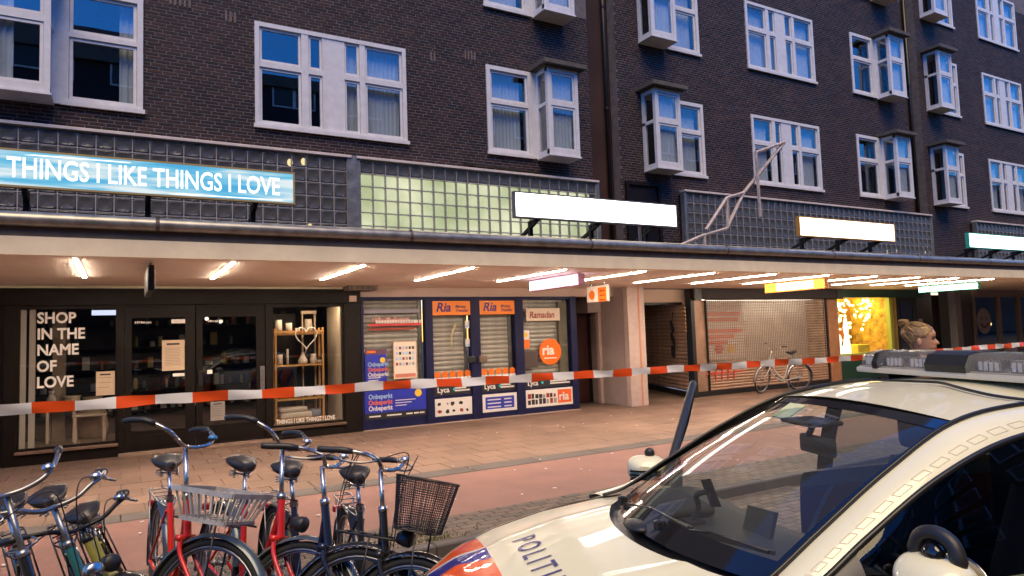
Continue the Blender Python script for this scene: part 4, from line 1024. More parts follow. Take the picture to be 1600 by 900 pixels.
MB().ball((-.25, -.03, .28), (.16, .02, .14), 10, 8).build('fruit', mat('fruit_red', (.6, .05, .04), .5), pp); MB().ball((.2, -.03, .26), (.14, .02, .13), 10, 8).build('fruit', M['yellow'], pp)
g2_ = thing('graffiti', 'red spray scribble low on the brown shutter', 'graffiti', (13.6, 12.824, .5))
gg = MB()
for k in range(5): gg.bar((-.5 + k * .22, 0, -.12), (-.46 + k * .22, 0, .22), .02, .03)
gg.bar((-.6, 0, .05), (.75, 0, .08), .02, .025); gg.bar((-.6, 0, .18), (.6, 0, .15), .02, .025)
gg.build('stroke', mat('red_spray', (.6, .05, .04), .6), g2_)

# ================================================================ GLOWING YELLOW SHOP AND DARK FAR SHOPS
ys = thing('shop_front', 'green shop front with a brilliantly lit yellow display window', 'shop front', (20.6, 12.9, 0))
def yp(name, mb, m, smooth=False):
    o = mb.build(name, m, ys, smooth); o.location = (-20.6, -12.9, 0); return o
M['green_paint'] = mat('dark_green_paint', (.012, .05, .035), .4, var=.2)
yp('fascia', MB().bbox(18.47, 22.85, 12.74, 12.95, 2.50, 2.747, .01), M['green_paint'])
yp('lower_panel', MB().box(18.43, 21.2, 12.86, 12.98, 0, .76), M['green_paint'])
yp('frame', MB().box(21.1, 21.2, 12.84, 12.98, .76, 2.499).box(18.43, 18.50, 12.84, 12.98, .76, 2.499).box(18.5, 21.1, 12.84, 12.98, .76, .82), mat('yellow_green_frame', (.35, .40, .08), .4))
yp('pane', MB().box(18.5, 21.1, 12.92, 12.93, .82, 2.499), M['shop_pane'])
yp('interior', MB().box(18.44, 21.3, 14.4, 14.45, .4, 2.7).box(18.44, 18.48, 12.98, 14.4, .4, 2.7).box(21.26, 21.3, 12.98, 14.4, .4, 2.7).box(18.44, 21.3, 12.98, 14.4, .4, .7).box(18.44, 21.3, 12.98, 14.4, 2.66, 2.7), mat('yellow_room', (.55, .33, .06), .7, var=.75, scale=5))
yp('ceiling_lamp', MB().box(18.7, 21.0, 13.3, 14.2, 2.60, 2.64), emit('yellow_lamp', (1, .72, .16), 20))  # added glowing panel that brightens the yellow room
yp('door', MB().box(21.55, 21.65, 12.86, 12.95, 0, 2.499).box(22.5, 22.62, 12.86, 12.95, 0, 2.499).box(21.65, 22.5, 12.86, 12.95, 2.35, 2.499).box(21.65, 22.5, 12.86, 12.95, 0, .3), M['black_metal'])
yp('pane', MB().box(21.65, 22.5, 12.9, 12.91, .3, 2.35), M['shop_pane'])
yp('door_post', MB().box(21.2, 21.3, 12.84, 12.98, 0, 2.499).box(21.42, 21.5, 12.86, 12.95, 0, 2.499), mat('brass_post', (.45, .32, .08), .4, .5))
yp('hall', MB().box(21.3, 22.9, 14.4, 14.45, 0, 2.7), mat('hall_wall', (.10, .06, .05), .8))
bulb = MB().ball((0, 0, 0), .05, 8, 6).mesh('bulb', True, emit('string_bulb', (1, .82, .30), 9))
slt = thing('string_lights', 'glowing string lights hanging in the yellow display window', 'lights', (19.8, 13.1, 2.4))
rb = random.Random(9)
for i in range(90):
    x = rb.uniform(-1.3, 1.15); z = .05 - abs(rb.gauss(0, .50)) ; o = link('bulb', bulb, slt, (x, rb.uniform(0, .5), max(z, -1.1))); s_ = rb.uniform(.3, 1.1); o.scale = (s_ * rb.uniform(.6, 1.4), s_, s_ * rb.uniform(.6, 1.6))
vz = emit('glowing_ornament', (1, .90, .55), 3.0)  # light on the white vases, put into them as their own glow
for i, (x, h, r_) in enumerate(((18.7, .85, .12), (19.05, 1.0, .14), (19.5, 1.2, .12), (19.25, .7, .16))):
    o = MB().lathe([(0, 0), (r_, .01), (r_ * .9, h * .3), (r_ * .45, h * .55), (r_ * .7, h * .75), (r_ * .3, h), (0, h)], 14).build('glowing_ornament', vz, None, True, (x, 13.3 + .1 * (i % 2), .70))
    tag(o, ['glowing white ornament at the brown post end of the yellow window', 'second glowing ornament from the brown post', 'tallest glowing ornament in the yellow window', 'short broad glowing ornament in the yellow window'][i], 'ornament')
yb = MB().bbox(19.9, 20.5, 13.2, 13.7, .70, 1.05, .02).build('display_box', mat('bright_yellow', (.8, .6, .05), .5)); tag(yb, 'bright yellow box low in the glowing display window', 'box')
for lb_, x_, z0_, z1_, y_, w__, c_ in (('brown wooden panel at the back of the glowing window', 20.75, 1.0, 2.5, 14.1, .22, (.22, .10, .03)), ('dark olive hanging in the glowing window', 19.9, 1.7, 2.4, 14.2, .35, (.16, .12, .02)), ('golden picture at the back of the glowing window', 19.1, 1.5, 2.2, 14.3, .3, (.45, .24, .04))):
    o = MB().bbox(x_ - w__, x_ + w__, y_, y_ + .04, z0_, z1_, .01).build('wall_hanging', mat('hanging_' + lb_[:5], c_, .6, var=.4, scale=9)); tag(o, lb_, 'hanging')
rbx = MB().bbox(20.1, 20.7, 14.0, 14.3, 1.1, 1.6, .02).build('folding_screen', mat('red_brown', (.35, .10, .03), .5)); tag(rbx, 'red brown screen at the back of the glowing window', 'screen')
# dark wall, column and the farthest shop
dk = thing('shop_front', 'farthest dark shop front with a round logo on its glass', 'shop front', (28, 12.95, 0))
def dp(name, mb, m, smooth=False):
    o = mb.build(name, m, dk, smooth); o.location = (-28, -12.95, 0); return o
M['dark_grey'] = mat('dark_grey_panel', (.05, .045, .045), .5, var=.15)
dp('side_wall', MB().box(22.65, 24.4, 13.4, 13.5, 0, 2.75).box(24.95, 26.2, 12.95, 13.4, 0, 2.75), M['dark_grey'])
dp('plate', MB().box(23.6, 23.85, 13.38, 13.4, 1.55, 1.8), mat('pale_plate', (.4, .35, .3), .6))
dp('frame', MB().box(26.2, 26.35, 12.9, 13.05, 0, 2.749).box(26.35, 45, 12.9, 13.05, 2.52, 2.749).box(27.9, 28.1, 12.9, 13.02, 0, 2.519).box(29.36, 29.56, 12.9, 13.02, 0, 2.519).box(31.5, 31.7, 12.9, 13.02, 0, 2.519), mat('brown_grey_frame', (.22, .16, .14), .5))
for a, b in ((26.35, 27.9), (28.1, 29.36), (29.56, 31.5)): dp('pane', MB().box(a, b, 12.96, 12.97, .1, 2.519), M['shop_pane'])
dp('interior', MB().box(26.2, 45, 15.5, 15.6, 0, 2.75).box(31.7, 45, 13.0, 13.05, 0, 2.5).box(24.4, 24.5, 13.4, 15.5, 0, 2.75), M['room'])
dp('logo', MB().lathe([(.001, -.004), (.47, -.004), (.47, 0)], 32, (26.95, 12.955, 1.65), 'y'), mat('grey_logo', (.30, .27, .30), .6))
dp('logo_face', MB().lathe([(.001, -.0), (.05, -.0)], 12, (26.8, 12.948, 1.75), 'y').lathe([(.001, 0), (.05, 0)], 12, (27.1, 12.948, 1.75), 'y').tube(cr([(26.7, 12.948, 1.55), (26.95, 12.948, 1.42), (27.2, 12.948, 1.55)], 12), .03, 5), M['dark_grey'])
for i, x in enumerate((28.4, 28.55, 29.9)):
    t = thing('pendant_lamp', ['warm lamp glowing behind the far shop door pane', 'lower warm lamp glowing behind the far shop door pane', 'warm lamp glowing beyond the far shop door'][i], 'lamp', (x, 14.2, 1.75 - .12 * i))
    MB().ball((0, 0, 0), .09, 10, 8).build('bulb', emit('orange_bulb', (1, .6, .2), 4), t, True)
    MB().tube([(0, 0, .08), (0, 0, 1.0 + .12 * i)], .008, 6).build('cord', M['black_plastic'], t)
cl = thing('pillar', 'slim grey steel column between the yellow shop and the far shop', 'pillar', (24.7, 12.75, 0))
MB().bbox(-.17, .17, -.12, .12, 0, 2.748, .01).build('shaft', mat('cool_grey', (.22, .20, .22), .5, var=.1), cl); MB().bbox(-.2, .2, -.15, .15, -.02, .06, .006).build('base', M['dark_grey'], cl)
# ================================================================ POLICE TAPE
def tape_mat():
    m, N, L, b = nt('red_white_tape'); b.inputs['Roughness'].default_value = .35
    g = N.new('ShaderNodeNewGeometry'); sx = N.new('ShaderNodeSeparateXYZ'); L.new(g.outputs['Position'], sx.inputs[0])
    d = N.new('ShaderNodeMath'); d.operation = 'MULTIPLY_ADD'; d.inputs[1].default_value = 1 / .48; d.inputs[2].default_value = 20 + .51 / .48 + .5; L.new(sx.outputs[0], d.inputs[0])
    f = N.new('ShaderNodeMath'); f.operation = 'FRACT'; L.new(d.outputs[0], f.inputs[0])
    c = N.new('ShaderNodeMath'); c.operation = 'GREATER_THAN'; c.inputs[1].default_value = .5; L.new(f.outputs[0], c.inputs[0])
    mx = N.new('ShaderNodeMix'); mx.data_type = 'RGBA'; mx.inputs[6].default_value = (.86, .82, .78, 1); mx.inputs[7].default_value = (.85, .09, .012, 1)
    L.new(c.outputs[0], mx.inputs[0]); L.new(mx.outputs[2], b.inputs['Base Color'])
    return m
rows = []
for k in (-1, -.33, .33, 1):
    row = []
    for i in range(601):
        x = -4 + i * .04; zc = 1.375 - .030 * max(0, min(1, (x + .7) / 4)) - .055 * max(0, min(1, (x - 2) / 6.5)) + .02 * max(0, min(1, (x - 8.5) / 4))
        tw = .10 * math.sin(x * .7) + .04 * math.sin(x * 3.1)
        row.append((x, 5.50 + k * .036 * math.sin(tw) + .006 * math.sin(5 * x + k) + .004 * math.sin(14 * x + 1.7 * k), zc + k * .036 * math.cos(tw) + .004 * math.sin(4 * x) + .003 * math.sin(11.3 * x + k) + .0025 * math.sin(17 * x + 2 * k)))
    rows.append(row)
tp_ = MB().grid(rows).build('barrier_tape', tape_mat(), None, True); tag(tp_, 'red and white striped police tape stretched along the street', 'tape')

# ================================================================ BICYCLES
def arc_pts(cx, cz, r_, a0, a1, n, y=0):
    return [(cx + r_ * math.cos(R(a0 + (a1 - a0) * i / (n - 1))), y, cz + r_ * math.sin(R(a0 + (a1 - a0) * i / (n - 1)))) for i in range(n)]
WR = .335
def wheel_meshes(spoke_m, rim_m, tag_):
    t = MB().tube([(WR * math.cos(a), 0, WR * math.sin(a)) for a in [2 * math.pi * i / 40 for i in range(40)]], .02, 8, True).mesh('tyre', True, M['rubber'])
    r_ = MB()
    for yy, rr_ in ((.011, WR - .022), (-.011, WR - .022), (0, WR - .032)):
        r_.tube([(rr_ * math.cos(a), yy, rr_ * math.sin(a)) for a in [2 * math.pi * i / 40 for i in range(40)]], .007, 5, True)
    r_ = r_.mesh('wheel', True, rim_m)
    s_ = MB()
    for i in range(28):
        a = 2 * math.pi * i / 28; e = .34 * (1 if i % 4 < 2 else -1); y = .028 if i % 2 else -.028
        s_.tube([(.022 * math.cos(a + e * 4), y, .022 * math.sin(a + e * 4)), ((WR - .03) * math.cos(a), 0, (WR - .03) * math.sin(a))], .0014, 4, False, False)
    s_ = s_.mesh('spokes', False, spoke_m)
    h = MB().lathe([(0, -.05), (.012, -.05), (.014, -.035), (.026, -.03), (.026, -.024), (.015, -.02), (.015, .02), (.026, .024), (.026, .03), (.014, .035), (.012, .05), (0, .05)], 12, (0, 0, 0), 'y').mesh('hub', True, M['steel'])
    return t, r_, s_, h
WM = wheel_meshes(M['steel'], M['steel'], 'a')
M['rim_black'] = mat('black_rim', (.03, .03, .03), .35, .5)
WMB = wheel_meshes(M['steel'], M['rim_black'], 'b')
def wheel(parent, loc, wm):
    o = link('wheel', wm[1], parent, loc)
    link('tyre', wm[0], o); link('spokes', wm[2], o); link('hub', wm[3], o); return o
def fender_mesh(r_, a0, a1, m, wd=.035):
    rows = []
    for yy, dz in ((-wd, -.018), (-wd * .75, -.003), (0, .004), (wd * .75, -.003), (wd, -.018)):
        rows.append([((r_ + dz) * math.cos(R(a0 + (a1 - a0) * i / 28)), yy, (r_ + dz) * math.sin(R(a0 + (a1 - a0) * i / 28))) for i in range(29)])
    return MB().grid(rows).mesh('fender', True, m)
def bicycle(label, x, y, heading, frame_m, fender_m, steer=40, lean=4, bar='granny', bar_m=None, post_m=None, rims=0, rack=True, front=None, scale=1.07, z=-.10, saddle=.98, bar_h=0, light=False, fork_m=None, fend_stripe=False):
    root = thing('bicycle', label, 'bicycle', (x, y, z), 0, 'bicycles parked along the kerb' if y < 8 else None)
    root.rotation_euler = (R(lean), 0, R(heading)); root.rotation_mode = 'ZYX' if False else 'XYZ'; root.scale = (scale,) * 3
    wm = WMB if rims else WM; bar_m = bar_m or M['chrome']; post_m = post_m or M['chrome']; fork_m = fork_m or frame_m
    ra = Vector((-.47, 0, .355)); fa = Vector((.66, 0, .355))
    hb, htp = Vector((.445, 0, .70)), Vector((.385, 0, .88)); bb = Vector((0, 0, .29)); st_ = Vector((-.165, 0, .78))
    f = MB()
    f.tube([hb - (htp - hb) * .05, htp], .021, 10)
    f.tube([bb, st_], .018, 10)
    f.tube(cr([htp + (hb - htp) * .25, (.33, 0, .66), (.20, 0, .47), (.06, 0, .36), bb], 20), .019, 10)
    f.tube(cr([htp + (hb - htp) * .8, (.38, 0, .56), (.27, 0, .40), (.12, 0, .31), bb], 20), .017, 10)
    for s_ in (-1, 1):
        f.tube([bb + Vector((0, s_ * .03, 0)), ra + Vector((0, s_ * .06, 0))], .010, 8)
        f.tube([st_ + Vector((.01, s_ * .02, -.06)), ra + Vector((0, s_ * .06, 0))], .008, 8)
    f.lathe([(.024, -.035), (.024, .035)], 12, tuple(bb), 'y')
    f.build('frame', frame_m, root, 'auto')
    MB().tube([st_ - Vector((.0, 0, .02)) * 1, Vector((-.225, 0, saddle - .05))], .0125, 10).lathe([(.024, st_.z - .01), (.024, st_.z + .025)], 12, (st_.x, 0, 0)).build('seat_post', post_m, root, True)
    # saddle
    rows = []
    for u in [i / 14 for i in range(15)]:
        xx = .135 - .275 * u; wd = lerp([(0, .012), (.12, .026), (.45, .032), (.7, .085), (.9, .10), (.97, .085), (1, .03)], u); zc = saddle + .012 * math.cos(u * 6) - .0 + .014 * u
        row = []
        for k in range(12):
            a = 2 * math.pi * k / 12; row.append((xx - .225, wd * math.cos(a), zc + (.026 if math.sin(a) > 0 else .045) * math.sin(a) * min(1, wd / .03)))
        rows.append(row)
    sd = MB().grid(rows, True).add(rows[0], [tuple(range(12))]).add(rows[-1], [tuple(range(12))]).build('saddle', M['saddle'], root, True)
    spg = MB()
    for s_ in (-1, 1):
        spg.tube([(-.315 + .02 * math.cos(t), s_ * .045 + .02 * math.sin(t), saddle - .085 + t * .0022) for t in [i * .55 for i in range(40)]], .004, 5)
    spg.tube([(-.14, 0, saddle - .03), (-.23, 0, saddle - .06), (-.33, .03, saddle - .06)], .006, 6).tube([(-.23, 0, saddle - .06), (-.33, -.03, saddle - .06)], .006, 6)
    spg.build('springs', M['steel'], sd, True)
    wheel(root, tuple(ra), wm)
    o = link('fender', fender_mesh(WR + .045, 10, 200, fender_m), root, tuple(ra))
    MB().tube([ra + Vector((0, .045, 0)), ra + Vector((-.37, .03, .1))], .003, 5).tube([ra + Vector((0, -.045, 0)), ra + Vector((-.37, -.03, .1))], .003, 5).build('fender_stay', M['steel'], root)
    # chain guard, cranks, pedals
    MB().bbox(-.50, .10, -.062, -.045, .255, .335, .012).build('chain_guard', M['black_plastic'], root)
    for s_, a in ((-1, 40), (1, 220)):
        e = bb + Vector((.165 * math.cos(R(a)), s_ * .07, .165 * math.sin(R(a))))
        MB().bar(bb + Vector((0, s_ * .07, 0)), e, .012, .022).build('crank', M['steel'], root)
        MB().bbox(e.x - .045, e.x + .045, min(e.y, e.y + s_ * .09), max(e.y, e.y + s_ * .09), e.z - .012, e.z + .012, .004).build('pedal', M['black_plastic'], root)
    MB().tube([(-.05, .03, .28), (-.10, .14, .02), (-.12, .16, 0)], .009, 6).build('kickstand', M['steel'], root)
    if rack:
        r_ = MB()
        for s_ in (-1, 1): r_.tube([(-.18, s_ * .02, .74), (-.27, s_ * .055, .76), (-.72, s_ * .055, .76), (-.76, s_ * .03, .76)], .005, 6).tube([(-.62, s_ * .055, .76), ra + Vector((0, s_ * .065, 0))], .005, 6)
        for k in range(4): r_.tube([(-.30 - k * .13, -.055, .76), (-.30 - k * .13, .055, .76)], .004, 6)
        r_.build('rear_rack', M['black_metal'] if rims else M['steel'], root, True)
        rl_ = MB().bbox(-.86, -.82, -.035, .035, .62, .66, .008).build('rear_light', mat_red_lamp, root)
    # ---- steering assembly: an axis through the head tube
    axis = (htp - hb).normalized(); S = Matrix.Translation(hb) @ Matrix.Rotation(R(steer), 4, axis) @ Matrix.Translation(-hb)
    def turn(o):
        o.matrix_local = S @ Matrix.Translation(o.location); return o
    fk = MB()
    for s_ in (-1, 1): fk.tube(cr([hb + Vector((-.012, s_ * .045, .0)) - axis * .02, hb + Vector((.03, s_ * .052, -.10)), fa + Vector((-.06, s_ * .052, .10)), fa + Vector((0, s_ * .052, 0))], 14), [.013] * 5 + [.012] * 5 + [.009] * 4, 8)
    fk.bar(hb + Vector((-.01, -.06, -.015)), hb + Vector((-.01, .06, -.015)), .035, .03)
    turn(fk.build('fork', fork_m, root, True))
    o = wheel(root, tuple(fa), wm); turn(o)
    o = link('fender', fender_mesh(WR + .045, -25 + 20, 165, fender_m), root, tuple(fa)); turn(o)
    if fend_stripe:
        ws = MB()
        for yy in (-.026, .026): ws.tube([((WR + .028) * math.cos(R(a)), yy * 1.2, (WR + .028) * math.sin(R(a))) for a in range(-5, 166, 6)], .0035, 5)
        o = ws.build('fender_trim', M['chrome'], root, True); o.location = fa; turn(o)
    # handlebar
    ct = htp + axis * (.20 + bar_h); hbm = MB()
    hbm.tube([htp - axis * .05, ct], .0125, 10).lathe([(.0, -.0), (.021, 0), (.021, .03), (0, .03)], 12, (0, 0, 0)) if False else hbm.tube([htp - axis * .05, ct], .0125, 10)
    hbm.tube([htp, htp + axis * .03], .024, 10)
    if bar == 'granny': P = [(.02, 0, 0), (.035, .06, .005), (.05, .13, .03), (.02, .19, .075), (-.08, .24, .11), (-.16, .258, .105), (-.215, .265, .09)]
    else: P = [(.02, 0, 0), (.045, .08, .01), (.05, .15, .045), (.02, .22, .06), (-.08, .275, .06), (-.16, .29, .05), (-.21, .30, .045)]
    R_ = [ct + Vector(p) for p in P]; L_ = [ct + Vector((p[0], -p[1], p[2])) for p in P]
    cv = cr(list(reversed(L_)) + R_[1:], 41)
    hbm.tube(cv[2:-2], .011, 10)
    turn(hbm.build('handlebar', bar_m, root, True))
    for gp_ in (cv[:9], cv[-9:]): turn(MB().tube(gp_, [.015] + [.0165] * 7 + [.014], 10).build('grip', M['black_plastic'], root, True))
    bl = cv[-13]; turn(MB().lathe([(0, .0), (.026, .0), (.027, .008), (.02, .022), (0, .028)], 14, (bl.x, bl.y, bl.z + .012)).build('bell', M['bell'] if front == 'crate' else M['chrome'], root, True))
    if bar != 'granny':
        for c_ in (cv[10], cv[-11]):
            turn(MB().tube(cr([c_, c_ + Vector((.06, 0, -.02)), c_ + Vector((.0, .05 if c_.y > 0 else -.05, -.045)), c_ + Vector((-.10, .07 if c_.y > 0 else -.07, -.05))], 10), .006, 6).build('brake_lever', M['steel'], root, True))
        cbm = MB()
        for c_, e in ((cv[10], -.02), (cv[-11], .02)):
            cbm.tube(cr([c_ + Vector((.06, 0, -.02)), ct + Vector((.17, e * 3, .10)), ct + Vector((.14, e, -.10)), hb + Vector((.03, e, .02))], 20), .003, 5)
        turn(cbm.build('brake_cable', M['black_plastic'], root, True))
    if light or front in ('basket', None):
        lp = MB().lathe([(0, -.05), (.03, -.045), (.04, -.01), (.042, .02), (.036, .03), (0, .034)], 16, tuple(hb + Vector((.10, 0, .08)) * 1), 'x'); o = lp.build('headlight', M['chrome'] if light else M['black_plastic'], root, True); turn(o)
    if front == 'crate':
        b = MB(); c0 = Vector((.61, 0, .80)); a, w0, h, sp_a = .16, .125, .145, .035
        lo_ = [c0 + Vector((i * (a - .02), j * (w0 - .0), 0)) for i, j in ((-1, -1), (1, -1), (1, 1), (-1, 1))]
        hi_ = [c0 + Vector((i * (a + .03), j * (w0 + .05), h)) for i, j in ((-1, -1), (1, -1), (1, 1), (-1, 1))]
        for q in range(4):
            b.bar(lo_[q], lo_[(q + 1) % 4], .012, .024); b.bar(hi_[q], hi_[(q + 1) % 4], .014, .026)
            n = 8 if q % 2 == 0 else 7
            for k in range(n):
                t = (k + .5) / n; b.bar(lo_[q].lerp(lo_[(q + 1) % 4], t), hi_[q].lerp(hi_[(q + 1) % 4], t), .006, .010)
        for k in range(6): b.bar(c0 + Vector((-.14 + k * .056, -w0, 0)), c0 + Vector((-.14 + k * .056, w0, 0)), .02, .008)
        turn(b.build('crate', mat('grey_crate', (.42, .40, .38), .5, .3, var=.25, scale=12), root))
        r_ = MB()
        for s_ in (-1, 1): r_.tube([tuple(c0 + Vector((-.22, s_ * .07, -.01))), tuple(c0 + Vector((.2, s_ * .07, -.01)))], .006, 6).tube([tuple(c0 + Vector((.05, s_ * .07, -.01))), tuple(fa + Vector((0, s_ * .06, 0)))], .006, 6)
        r_.tube([tuple(c0 + Vector((-.22, -.07, -.01))), tuple(c0 + Vector((-.22, .07, -.01)))], .006, 6); turn(r_.build('front_rack', M['black_metal'], root, True))
    if front == 'basket':
        b = MB(); c0 = Vector((.60, 0, .84)); n = 44; rws = []
        def ring(t, e=.5):
            out = []
            for k in range(n):
                a = 2 * math.pi * k / n; c_, s_ = math.cos(a), math.sin(a)
                out.append(c0 + Vector(((.103 + .036 * t) * math.copysign(abs(c_) ** e, c_), (.117 + .04 * t) * math.copysign(abs(s_) ** e, s_), -.01 + .25 * t)))
            return out
        rg = [ring(t / 22) for t in range(23)]
        for r_ in rg[1:-1]: b.tube(r_, .0022, 4, True)
        for k in range(n): b.tube([rg[t][k] for t in range(0, 23, 2)], .0022, 4, False, False)
        b.tube(rg[-1], .006, 6, True).tube(rg[0], .005, 6, True).add(rg[0], [tuple(range(n))])
        turn(b.build('basket', mat('black_wire', (.02, .016, .014), .45, .4), root))
        st__ = MB()
        for s_ in (-1, 1): st__.tube([tuple(c0 + Vector((.03, s_ * .10, -.02))), tuple(fa + Vector((0, s_ * .06, 0)))], .005, 6)
        turn(st__.build('basket_stay', M['black_metal'], root, True))
    if front == 'rack':
        r_ = MB()
        for s_ in (-1, 1): r_.tube([(.50, s_ * .10, .77), (.84, s_ * .10, .77), (.86, s_ * .08, .77)], .006, 6).tube([(.68, s_ * .10, .77), tuple(fa + Vector((0, s_ * .06, 0)))], .005, 6)
        for k in range(6): r_.tube([(.50 + k * .07, -.10, .77), (.50 + k * .07, .10, .77)], .005, 6)
        turn(r_.build('front_rack', M['black_metal'], root, True))
    return root
M['saddle'] = mat('black_saddle', (.02, .018, .017), .42, var=.4, scale=12, bump=.1)
M['bell'] = mat('blue_bell', (.03, .18, .42), .3)
mat_red_lamp = mat('red_lens', (.35, .01, .01), .25)
red = mat('red_bike_paint', (.62, .022, .012), .25, var=.06, coat=.5)
dkred = mat('dark_red_bike_paint', (.50, .015, .012), .25, var=.08, coat=.5)
bblk = mat('black_bike_paint', (.015, .015, .018), .25, var=.2, coat=.4)
bblue = mat('dark_blue_bike_paint', (.012, .018, .05), .25, var=.2, coat=.5)
teal = mat('teal_bike_paint', (.02, .14, .15), .3, var=.2, coat=.4)
olive = mat('yellow_green_bike_paint', (.30, .27, .05), .35, var=.2)
fgrey = mat('blue_grey_fender', (.07, .10, .13), .28, .3, var=.25, coat=.4)
H0 = -84
bicycle('red bicycle carrying a grey crate over its front wheel', .27, 4.95, H0 - 1, red, fgrey, 42, -2, front='crate', saddle=.99, bar_h=.09)
bicycle('red bicycle without a crate, next to the one with the crate', .60, 4.60, H0 + 4, dkred, fgrey, 34, -9, front=None, saddle=.99, bar_h=.08, fork_m=red)
bicycle('dark blue bicycle with silver handlebar between red one and basket one', .92, 4.28, H0 - 2, bblue, M['black_metal'], 52, -2, bar='city', front='rack', saddle=.97, bar_h=.0, fend_stripe=True)
bicycle('black bicycle with a dark wire basket on its handlebar', 1.23, 4.02, H0 - 11, bblk, bblk, 50, -2, bar='city', front='basket', rims=0, saddle=.96, bar_h=.02, fend_stripe=True, scale=1.04)
bicycle('black bicycle with raised silver handlebar leaning at the picture edge', -.24, 4.30, H0 + 4, bblk, bblk, 10, 13, front=None, rims=1, saddle=.99, bar_h=.08, light=True, bar_m=M['steel'])
bicycle('teal framed bicycle leaning against the black one', .02, 4.45, H0 + 2, teal, bblk, 20, 18, bar='city', front=None, rims=1, saddle=1.0, bar_h=.0, light=True, bar_m=M['steel'], post_m=M['steel'])
bicycle('yellow green bicycle tipped low beside the red crate bicycle', .16, 4.62, H0 - 2, olive, bblk, 25, 21, bar='city', front=None, rims=1, saddle=.88, bar_h=-.12, scale=1.05, bar_m=M['black_metal'], post_m=M['steel'])
bicycle('pale bicycle parked alone against the lattice shutter', 15.0, 12.1, 167, mat('pale_bike_paint', (.45, .42, .40), .35, .2), M['steel'], 25, -3, front=None, z=0, scale=1.05)

